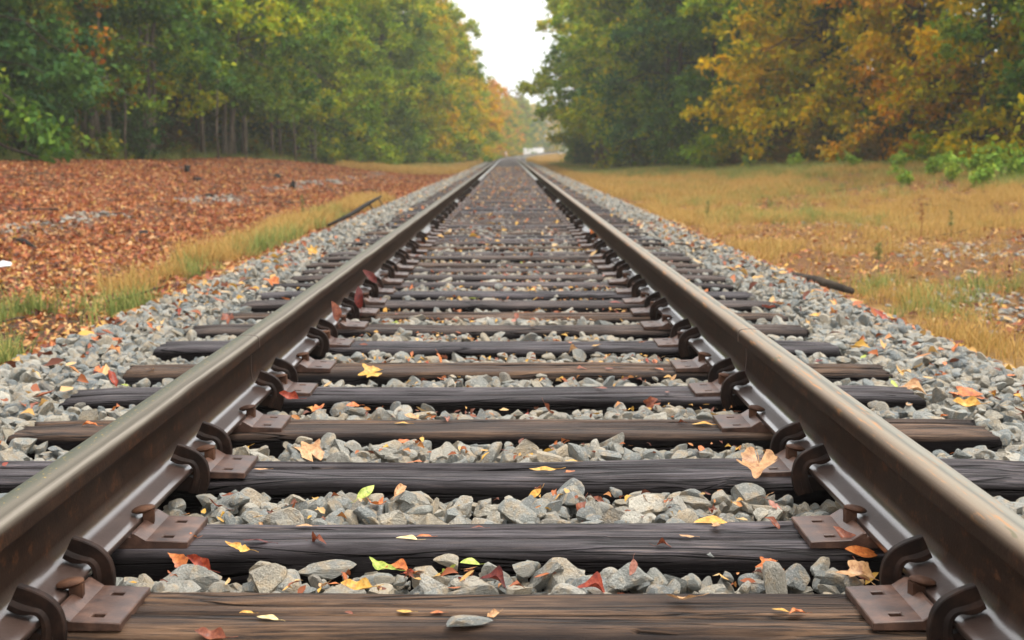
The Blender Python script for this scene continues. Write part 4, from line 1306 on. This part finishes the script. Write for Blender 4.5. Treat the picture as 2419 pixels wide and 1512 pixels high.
def shrub_meshes(seed, H, W, nl, size):
    r = np.random.default_rng(seed); parts = []; cent = []; rad = []
    for k in range(9):
        a = r.uniform(0, 6.28); d = W * r.uniform(0.15, 0.55); h = H * r.uniform(0.5, 1.0)
        e = np.array([math.cos(a) * d, math.sin(a) * d, h])
        m = e * 0.5 + np.array([0, 0, 0.12 * h])
        parts.append(tube([(e[0] * 0.1, e[1] * 0.1, -0.05), m, e], [0.018, 0.013, 0.005], 5))
        for f in (0.35, 0.65, 0.9, 1.0):
            cent.append(e * f + r.normal(size=3) * 0.1 * W); rad.append(W * r.uniform(0.14, 0.26))
    cent = np.array(cent); cent[:, 2] = np.maximum(cent[:, 2], 0.12); rad = np.array(rad)
    V, F, tint, clump = leaves_from(cent, rad, r.random(len(cent)), nl, size, r, 0.8)
    V[:, 2] = np.maximum(V[:, 2], 0.02)
    tv, tf = joinVF(parts)
    tm = mesh('stem_mesh', tv, tf, M['bark_dark'], True); cm = mesh('shrub_foliage_mesh', V, F, M['f_green'], False)
    fattr(cm, 'tint', tint); fattr(cm, 'clump', clump)
    return tm, cm


TREES = {
    'skirt': [tree_meshes(11, 12.5, 0.13, 0.5, 3.3, 24000, 0.22, 26, 0.9), tree_meshes(12, 12.0, 0.12, 0.6, 3.0, 24000, 0.20, 26, 0.8), tree_meshes(13, 13.0, 0.14, 0.8, 3.5, 25000, 0.23, 26, 1.0)],
    'high': [tree_meshes(21, 12.5, 0.085, 2.5, 3.2, 21000, 0.21, 24, 0.4), tree_meshes(22, 12.0, 0.075, 2.9, 2.9, 19000, 0.20, 22, 0.3), tree_meshes(23, 13.0, 0.10, 2.7, 3.4, 21000, 0.22, 24, 0.5, True)],
    'sparse': [tree_meshes(31, 12.5, 0.10, 3.0, 2.6, 5000, 0.15, 24, 0.0), tree_meshes(32, 12.0, 0.09, 2.0, 2.4, 7000, 0.14, 24, 0.0)],
}
SHRUBS = [shrub_meshes(51, 1.5, 1.3, 3800, 0.10), shrub_meshes(52, 1.1, 1.4, 3400, 0.09), shrub_meshes(53, 2.0, 1.4, 4600, 0.11)]
HUE = {'f_green': 'green', 'f_dark': 'deep green', 'f_lime': 'yellow-green', 'f_gold': 'golden', 'f_orange': 'orange', 'f_rust': 'rust-tinged green', 'f_brush': 'brownish'}


def plant(name, meshes, kids, x, y, rot, sc, mats, label, cat, group, sz=None):
    e = bpy.data.objects.new(name, None); C.objects.link(e)
    e.empty_display_size = 0.3
    e.location = (x, y, float(gz(x, y)) - 0.03); e.rotation_euler = (0, 0, rot); e.scale = (sc, sc, sz or sc)
    tag(e, label, cat, group)
    for me, kn, mt in zip(meshes, kids, mats):
        o = put(kn, me, e)
        o.material_slots[0].link = 'OBJECT'; o.material_slots[0].material = M[mt]
    return e


TR = []         # (kind, variant, x, y, scale, hue, row, side)


def row(side, ys, off, hues, kinds, height, rowname, jx=0.6):
    for y in ys:
        y = y + rnd.uniform(-0.6, 0.6)
        ed = float(edge_left(y) if side < 0 else edge_right(y))
        x = float(cxy(y)) + side * (ed + off + rnd.uniform(-jx, jx))
        kd = kinds(y); v = rnd.randrange(len(TREES[kd]))
        TR.append((kd, v, x, y, height(y) / 12.5 * rnd.uniform(0.92, 1.08), hues(y), rowname, side))


def pick(*w):
    names = [a for a, b in w for _ in range(b)]
    return lambda y: rnd.choice(names)


def left_hues(y):
    if y < 48: return rnd.choice(['f_dark', 'f_green', 'f_dark', 'f_green', 'f_rust'])
    if y < 66: return rnd.choice(['f_lime', 'f_green', 'f_green'])
    if y < 100: return rnd.choice(['f_lime', 'f_green', 'f_lime'])
    if y < 135: return rnd.choice(['f_lime', 'f_gold', 'f_green', 'f_lime'])
    return rnd.choice(['f_gold', 'f_orange', 'f_lime', 'f_lime', 'f_green'])


def right_hues(y):
    if y < 52: return rnd.choice(['f_gold', 'f_gold', 'f_rust', 'f_green', 'f_orange', 'f_gold'])
    if y < 62: return rnd.choice(['f_gold', 'f_gold', 'f_gold', 'f_lime'])
    if y < 71: return rnd.choice(['f_dark', 'f_green'])
    if y < 100: return rnd.choice(['f_lime', 'f_green', 'f_lime'])
    if y < 150: return rnd.choice(['f_lime', 'f_gold', 'f_green', 'f_lime'])
    return rnd.choice(['f_lime', 'f_green', 'f_gold'])


hl = lambda y: float(np.interp(y, [30, 85, 112, 130, 160, 220, 420], [12.5, 14.0, 14.5, 12.8, 10.0, 10.0, 13]))
hr = lambda y: float(np.interp(y, [30, 80, 125, 160, 220, 420], [12.5, 14.5, 14.0, 9.0, 9.0, 13]))
row(-1, np.arange(28, 47, 3.3), 0.8, left_hues, lambda y: 'skirt' if y < 42 else 'high', hl, 'front')
row(-1, np.arange(47, 74, 3.0), 0.9, left_hues, lambda y: 'high', hl, 'front')
row(-1, np.arange(74, 128, 3.6), 0.9, left_hues, lambda y: 'skirt', hl, 'front')
row(-1, np.arange(128, 300, 5.0), 0.5, left_hues, lambda y: 'skirt', hl, 'front')
row(1, np.arange(28, 66, 3.2), 1.2, right_hues, lambda y: 'skirt', hr, 'front')
row(1, np.arange(66, 104, 3.4), 0.1, right_hues, lambda y: 'skirt' if y < 82 else 'high', hr, 'front')
row(1, np.arange(104, 122, 3.6), 2.0, right_hues, lambda y: 'skirt', hr, 'front')
row(1, np.arange(124, 300, 5.0), 2.6, right_hues, lambda y: 'skirt', hr, 'front')
for off in (4.6, 8.5):
    row(-1, np.arange(30, 110, 4.0), off, pick(('f_dark', 3), ('f_green', 1)), lambda y: 'high' if y < 75 and off < 5 else 'skirt', lambda y: 13.0, 'back', 1.2)
    row(1, np.arange(30, 105, 4.6), off, pick(('f_dark', 3), ('f_green', 2)), lambda y: 'skirt', lambda y: 13.0, 'back', 1.2)
row(-1, np.arange(34, 90, 3.4), 12.0, pick(('f_dark', 1)), lambda y: 'skirt', lambda y: 13.0, 'back', 1.5)
for y in np.arange(318, 396, 6.5):
    for k in (-11, -5.5, -1):
        TR.append(('skirt', rnd.randrange(3), float(cxy(y)) + k + rnd.uniform(-1.5, 1.5) - 6.5 + (y - 318) * 0.02, y, rnd.uniform(0.85, 1.1), rnd.choice(['f_green', 'f_lime', 'f_gold', 'f_dark']), 'far', 0))
TR.append(('sparse', 0, -6.6, 101.0, 1.05, 'f_lime', 'front', -1))
TR.append(('sparse', 1, -6.0, 113.0, 1.0, 'f_lime', 'front', -1))
TR.append(('sparse', 1, float(cxy(250)) - 4.4, 250.0, 1.05, 'f_brush', 'front', -1))
TR.append(('sparse', 0, float(cxy(262)) - 3.4, 268.0, 1.05, 'f_brush', 'front', -1))


def screen_x(x, y): return (x - CAM_X) / y


fr = sorted([t for t in TR if t[6] == 'front' and abs(screen_x(t[2], t[3])) < 0.40], key=lambda t: screen_x(t[2], t[3]))
frl = [t for t in fr if t[7] < 0]; frr = [t for t in fr if t[7] > 0]
for t in TR:
    kd, v, x, y, sc, hue, rw, side = t
    sd_ = 'left' if side < 0 else 'right'
    form = {'skirt': 'low-branched', 'high': 'thin-trunked', 'sparse': 'thinly leaved'}[kd]
    if rw == 'front' and t in fr and (frl if side < 0 else frr[::-1]).index(t) < 26:
        k = frl.index(t) if side < 0 else len(frr) - 1 - frr.index(t)
        lab = f'{HUE[hue]} {form} tree fronting the {sd_} wood, {ORD[k] if k else "first"} from its {sd_} end'
        gp = f'trees along the front of the {sd_} wood'
    elif rw == 'front' and t in fr:
        lab = f'{HUE[hue]} {form} tree in the hazy {sd_} tree line towards the bend'; gp = f'hazy {HUE[hue]} {form} trees towards the bend, {sd_}'
    elif rw == 'far':
        lab = f'{HUE[hue]} tree far beyond the bend fading into haze'; gp = f'{HUE[hue]} trees beyond the bend'
    else:
        lab = f'{HUE[hue]} {form} tree standing back inside the {sd_} wood'; gp = f'{HUE[hue]} {form} trees inside the {sd_} wood'
    plant('tree', TREES[kd][v], ('trunk', 'crown'), x, y, rnd.uniform(0, 6.28), sc, ('bark_grey' if kd == 'high' and rw == 'front' else 'bark_dark', hue), lab, 'tree', gp)  # thin back-row trunks get dark bark: shade of the gap put into colour

# undergrowth
SH = []
for y in np.arange(30, 47, 1.7): SH.append((-1, y, rnd.uniform(-0.8, 1.2), rnd.choice(['f_dark', 'f_green', 'f_rust']), rnd.uniform(0.8, 1.3)))
for y in np.arange(42, 76, 1.6): SH.append((-1, y, rnd.uniform(3.2, 7.0), rnd.choice(['f_dark', 'f_dark', 'f_brush']), rnd.uniform(1.1, 1.9)))  # added deep in the left wood to block light and darken the gap
for y in np.arange(46, 76, 3.3): SH.append((-1, y, rnd.uniform(-0.2, 1.0), rnd.choice(['f_brush', 'f_dark', 'f_rust']), rnd.uniform(0.3, 0.65)))
for y in np.arange(72, 132, 3.0): SH.append((-1, y, rnd.uniform(-1.4, -0.2), rnd.choice(['f_green', 'f_lime', 'f_brush', 'f_green']), rnd.uniform(0.7, 1.25)))
for y in np.arange(30, 70, 1.5): SH.append((1, y, rnd.uniform(-1.7, 0.6), rnd.choice(['f_brush', 'f_green', 'f_brush', 'f_lime']), rnd.uniform(0.45, 1.2)))
for y in np.arange(70, 150, 3.0): SH.append((1, y, rnd.uniform(-1.0, 0.2), rnd.choice(['f_green', 'f_brush', 'f_lime', 'f_dark']), rnd.uniform(0.8, 1.3)))
SHP = []
for side, y, off, hue, sc in SH:
    y = y + rnd.uniform(-0.5, 0.5)
    x = side * (float(edge_left(y) if side < 0 else edge_right(y)) + off) + float(cxy(y))
    SHP.append((x, y, side, hue, sc))
cnt = {}
vis = sorted([s for s in SHP if abs(screen_x(s[0], s[1])) < 0.38], key=lambda s: -abs(screen_x(s[0], s[1])))
for s in SHP:
    x, y, side, hue, sc = s
    sd_ = 'left' if side < 0 else 'right'
    k = 99
    if s in vis:
        k = sum(1 for q in vis if q[2] == side and abs(screen_x(q[0], q[1])) > abs(screen_x(x, y)))
    if k < 24: lab = f'{HUE[hue]} shrub at the foot of the {sd_} trees, {ORD[k] if k else "first"} from the {sd_} edge'
    elif s in vis: lab = f'{HUE[hue]} shrub low in the {sd_} tree line near the bend'
    else: lab = f'{HUE[hue]} shrub under the {sd_} trees outside the picture'
    plant('shrub', SHRUBS[rnd.randrange(3)], ('stems', 'foliage'), x, y, rnd.uniform(0, 6.28), sc, ('bark_dark', hue), lab, 'shrub', f'shrubs at the foot of the {sd_} trees')


# leafy green weeds on the right
def weed_meshes(seed):
    r = np.random.default_rng(seed); parts = []; cent = []; rad = []
    for k in range(8):
        a = r.uniform(0, 6.28); d = r.uniform(0.1, 0.35); h = r.uniform(0.35, 0.7)
        e = np.array([math.cos(a) * d, math.sin(a) * d, h])
        parts.append(tube([(e[0] * 0.2, e[1] * 0.2, -0.03), e * 0.6, e], [0.009, 0.007, 0.004], 5))
        for f in (0.5, 0.75, 1.0): cent.append(e * f); rad.append(0.15)
    V, F, tint, clump = leaves_from(np.array(cent), np.array(rad), r.random(len(cent)), 380, 0.15, r, 0.6, 1.2)
    V[:, 2] = np.maximum(V[:, 2], 0.02)
    tv, tf = joinVF(parts)
    a = mesh('weed_stem_mesh', tv, tf, M['f_weed'], True); fattr(a, 'tint', [0.3] * len(tv)); fattr(a, 'clump', [0.3] * len(tv))
    b = mesh('weed_leaf_mesh', V, F, M['f_weed'], False); fattr(b, 'tint', tint); fattr(b, 'clump', clump)
    return a, b


WEED = [weed_meshes(81), weed_meshes(82), weed_meshes(83)]
wl = [(9.6, 27.3, 0.95), (9.0, 28.9, 0.8), (8.6, 26.0, 0.7), (9.9, 30.4, 0.9), (9.7, 32.7, 0.7), (10.5, 34.8, 0.85), (10.3, 37.5, 0.7), (10.9, 39.8, 0.8), (10.2, 42.0, 0.65), (10.4, 44.2, 0.8), (8.3, 29.8, 0.5), (10.6, 31.0, 0.9), (9.2, 34.0, 0.5), (9.5, 47.5, 0.8), (8.8, 52.0, 0.8), (8.0, 57.0, 0.8)]
wl.sort(key=lambda q: -screen_x(q[0], q[1]))
for k, (x, y, sc) in enumerate(wl):
    plant('weed', WEED[k % 3], ('stems', 'leaves'), x, y, rnd.uniform(0, 6.28), sc, ('f_weed', 'f_weed'), f'bright green leafy weed at the right grass edge, {ORD[k] if k else "first"} from the photo\'s right edge', 'weed', 'green weeds along the right wood')


# ------------------------------------------------------------------ stalks, sticks, stumps, litter
def obj_tube(name, pts, rad, mat, label, cat, group=None, n=6, extra=()):
    parts = [tube(pts, rad, n)] + [tube(p, r_, n) for p, r_ in extra]
    v, f = joinVF(parts)
    b = np.array(pts[0])
    o = put(name, mesh(name + '_mesh', np.array(v) - b, f, mat, True), None, tuple(b))
    return tag(o, label, cat, group)


def G(x, y, dz=0.0): return (x, y, float(gz(x, y)) + dz)


def stalk(x, y, h, label, col):
    r = np.random.default_rng(abs(int(x * 100 + y)))
    p = [G(x, y, -0.02), (x + 0.01, y, float(gz(x, y)) + h * 0.5), (x - 0.012, y, float(gz(x, y)) + h)]
    parts = [tube(p, [0.005, 0.004, 0.002], 5)]
    for k in range(44):
        f = r.uniform(0.45, 1.0); z = float(gz(x, y)) + h * f
        a = r.uniform(0, 6.28); l = 0.012 + 0.03 * (1 - f) + 0.01
        parts.append(tube([(x, y, z), (x + math.cos(a) * l, y + math.sin(a) * l, z + 0.02), (x + math.cos(a) * l * 1.3, y + math.sin(a) * l * 1.3, z + 0.022)], [0.002, 0.0036, 0.001], 4))
    v, f = joinVF(parts)
    o = put('seed_stalk', mesh('seed_stalk_mesh', np.array(v) - np.array(p[0]), f, col, True), None, p[0])
    tag(o, label, 'plant stalk', 'seed stalks in the right grass')


stk = rust_mat('stalk_brown', ((92, 50, 30), (128, 72, 42), (150, 92, 54)), 0.8)
stg = rust_mat('stalk_green', ((74, 84, 40), (104, 112, 54), (130, 130, 70)), 0.8)
stalk(4.95, 17.0, 0.42, 'tall reddish brown seed stalk standing in the right grass', stk)
stalk(5.12, 16.4, 0.34, 'greenish stalk just right of the tall brown seed stalk', stg)
stalk(5.6, 15.0, 0.42, 'thin stalk in the grass near the right edge of the photo', stg)
stalk(4.95, 12.9, 0.36, 'brown stalk at the right edge beside bare leafy soil', stk)
stalk(3.3, 12.6, 0.26, 'short greenish stalk above the right ballast edge', stg)
stalk(2.95, 21.0, 0.34, 'lone greenish stalk by the far right ballast', stg)
stalk(-2.95, 20.5, 0.46, 'tall green stalk in the left grass strip', stg)

obj_tube('dead_branch', [(-2.42, 19.2, -0.26), (-2.25, 20.3, -0.17), (-2.12, 21.5, -0.06), (-2.02, 22.8, 0.02)], [0.018, 0.03, 0.034, 0.015], M['char'],
         'black forked branch lying at the left edge of the ballast', 'branch', n=7,
         extra=(([(-2.10, 21.6, -0.06), (-2.03, 21.7, -0.16), (-1.98, 21.9, -0.27)], [0.014, 0.011, 0.006]), ([(-2.04, 22.5, 0.0), (-1.98, 22.5, -0.09), (-1.93, 22.6, -0.17)], [0.012, 0.009, 0.005])))
obj_tube('wood_plank', [(1.94, 9.55, -0.10), (2.02, 9.2, -0.105), (2.14, 8.75, -0.13)], [0.022, 0.034, 0.022], M['bark_dark'], 'dark broken piece of wood lying on the right ballast shoulder', 'wood scrap')
obj_tube('stick', [(1.36, 11.75, -0.02), (1.55, 11.4, -0.035), (1.76, 11.1, -0.06)], [0.008, 0.011, 0.006], M['bark_dark'], 'thin dark stick across the right ballast beyond the tie ends', 'stick')
obj_tube('stick', [(-4.95, 14.3, float(gz(-4.95, 14.3)) + 0.02), (-4.75, 14.0, float(gz(-4.75, 14.0)) + 0.05), (-4.5, 13.6, float(gz(-4.5, 13.6)) + 0.03)], [0.02, 0.03, 0.014], M['char'], 'black stick in the leaves near the left edge of the photo', 'stick')


def lump(px, py, z, s, label, seed):
    p = at(px, py, z); g = float(gz(p[0], p[1]))
    me = stone_mesh('stump_mesh', seed, 3, 8); me.materials.clear(); me.materials.append(M['char'])
    o = put('charred_stump', me, None, (p[0], p[1], g + s[2] * 0.4), (0.2, 0.1, seed), s)
    tag(o, label, 'stump', 'charred stumps in the leaves')


lump(438, 398, 0.32, (0.13, 0.12, 0.26), 'upright black stump at the top of the leaf bank below the trees', 401)
lump(487, 436, 0.12, (0.15, 0.11, 0.09), 'low black lump on the leaf bank below the upright stump', 402)
lump(345, 536, -0.16, (0.13, 0.07, 0.05), 'flat black lump beside the gravel line in the leaves', 403)
lump(816, 483, -0.25, (0.16, 0.10, 0.10), 'black lump at the left ballast edge near the forked branch', 404)
lump(688, 402, 0.30, (0.08, 0.08, 0.24), 'slim dark stump at the top of the leaf bank, right part', 405)
lump(460, 404, 0.30, (0.14, 0.10, 0.10), 'small black lump just right of the upright stump', 406)
lump(650, 386, 0.40, (0.22, 0.14, 0.13), 'dark lump at the foot of the forked pale trunk', 407)
lump(870, 424, 0.0, (0.35, 0.12, 0.10), 'long dark log where the leaf bank ends towards the far trees', 408)
lump(2330, 886, -0.07, (0.05, 0.035, 0.025), 'small black clinker on the right ballast at the edge of the photo', 409)

o = put('paper_scrap', mesh('paper_mesh', [(-0.11, -0.06, 0), (0.09, -0.07, 0.01), (0.12, 0.05, 0.03), (0.0, 0.07, 0.05), (-0.10, 0.05, 0.02), (0.0, 0.0, 0.045)], [(0, 1, 5), (1, 2, 5), (2, 3, 5), (3, 4, 5), (4, 0, 5)], M['white']), None, G(-4.32, 12.2, 0.03), (0, 0, 0.5), (0.6, 0.7, 0.9))
md = o.modifiers.new('thick', 'SOLIDIFY'); md.thickness = 0.003
tag(o, 'crumpled white paper scrap in the leaves at the left edge', 'litter')

# vine or fallen limb arching at the far left, and thin dead saplings in the dark gap
obj_tube('fallen_limb', [(-12.6, 33.5, 1.35), (-12.0, 34.2, 0.85), (-11.2, 35.0, 0.50), (-10.6, 35.6, 0.36), (-10.2, 36.0, 0.31)], [0.035, 0.04, 0.04, 0.035, 0.02], M['bark_dark'], 'thin curved fallen limb resting on the left leaf bank', 'branch')
sap = [(-11.6, 43.5, 2.6, 'thin pale sapling leftmost in the dark gap under the left trees'), (-10.2, 50.5, 3.2, 'pale straight sapling in the middle of the dark gap'),
       (-9.6, 52.5, 1.6, 'short dead sapling in the dark gap'), (-8.6, 58.0, 1.9, 'leaning dead sapling right of the forked trunk'), (-8.1, 60.5, 1.5, 'short dead sapling at the right of the dark gap'),
       (-12.4, 41.2, 1.6, 'broken grey sapling near the left shrubs'), (-12.9, 38.2, 1.3, 'grey dead stem among the left shrubs')]
for k, (x, y, h, lab) in enumerate(sap):
    g = float(gz(x, y)); r = np.random.default_rng(900 + k)
    pts = [(x, y, g - 0.05)] + [(x + 0.05 * r.normal(), y + 0.05 * r.normal(), g + h * f) for f in (0.3, 0.6, 1.0)]
    ex = []
    for q in range(3):
        f = r.uniform(0.4, 0.95); a = r.uniform(0, 6.28); l = r.uniform(0.2, 0.5)
        b = (x, y, g + h * f); ex.append(([b, (x + math.cos(a) * l * 0.5, y + math.sin(a) * l * 0.5, g + h * f + l * 0.4), (x + math.cos(a) * l, y + math.sin(a) * l, g + h * f + l * 0.6)], [0.012, 0.009, 0.004]))
    obj_tube('sapling', pts, [0.04, 0.034, 0.028, 0.012], M['bark_grey'], lab, 'sapling', 'dead saplings under the left trees', extra=ex)

# ------------------------------------------------------------------ white panel barrier and leaning post at the bend
e = bpy.data.objects.new('panel_barrier', None); C.objects.link(e)
B0 = 262.0
e.location = (float(cxy(B0)) - 2.7, B0, float(gz(float(cxy(B0)) - 2.7, B0)))
tag(e, 'white panelled barrier beside the track at the far bend', 'barrier')
bx = e.location
for k in range(8):
    ya, yb = B0 + k * 7.5, B0 + (k + 1) * 7.5 - 0.15
    xa, xb = float(cxy(ya)) - 2.7, float(cxy(yb)) - 2.7
    za, zb_ = float(ztr(ya)), float(ztr(yb))
    V = []
    for x, y, z in ((xa, ya, za), (xb, yb, zb_)):
        for dx, dz in ((0, -0.35), (0.12, -0.35), (0.12, 1.12), (0, 1.12)): V.append((x + dx - bx[0], y - bx[1], z + dz - bx[2]))
    F = [(0, 1, 2, 3), (7, 6, 5, 4), (0, 4, 5, 1), (1, 5, 6, 2), (2, 6, 7, 3), (3, 7, 4, 0)]
    put('panel', mesh('panel_mesh', V, F, M['white']), e)
    V = [(xa + dx - bx[0], ya + dy - bx[1], za + dz - bx[2]) for dz in (-0.4, 1.2) for dx, dy in ((-0.05, -0.14), (0.17, -0.14), (0.17, -0.01), (-0.05, -0.01))]
    put('post', mesh('post_mesh', V, [(3, 2, 1, 0), (4, 5, 6, 7), (0, 1, 5, 4), (1, 2, 6, 5), (2, 3, 7, 6), (3, 0, 4, 7)], M['white']), e)
px_ = float(cxy(195)) - 1.0 + 0.0
x0 = 1.95 - 0.8
o = obj_tube('marker_post', [(0.78, 192, float(gz(0.78, 192)) - 0.1), (0.62, 192, float(gz(0.7, 192)) + 0.45), (0.50, 192, float(gz(0.7, 192)) + 0.85)], [0.055, 0.055, 0.05], M['white'], 'small leaning white post left of the track at the bend', 'post', n=8)
o.location.x += -0.9

# ------------------------------------------------------------------ haze
V = [(x, y, z) for z in (-2.2, 24.0) for x, y in ((-82, -14), (106, -14), (106, 419), (-82, 419))]
hz = put('haze', mesh('haze_mesh', V, [(3, 2, 1, 0), (4, 5, 6, 7), (0, 1, 5, 4), (1, 2, 6, 5), (2, 3, 7, 6), (3, 0, 4, 7)]))
m, t, out = newmat('haze')
pv = t.nodes.new('ShaderNodeVolumePrincipled')
pv.inputs['Color'].default_value = (0.78, 0.79, 0.72, 1)
pv.inputs['Density'].default_value = 0.0009
pv.inputs['Anisotropy'].default_value = 0.0
L(t, pv.outputs[0], out.inputs['Volume'])
hz.data.materials.append(m)
hz.display_type = 'WIRE'
tag(hz, 'pale autumn haze filling the air along the track', 'haze', kind='stuff')
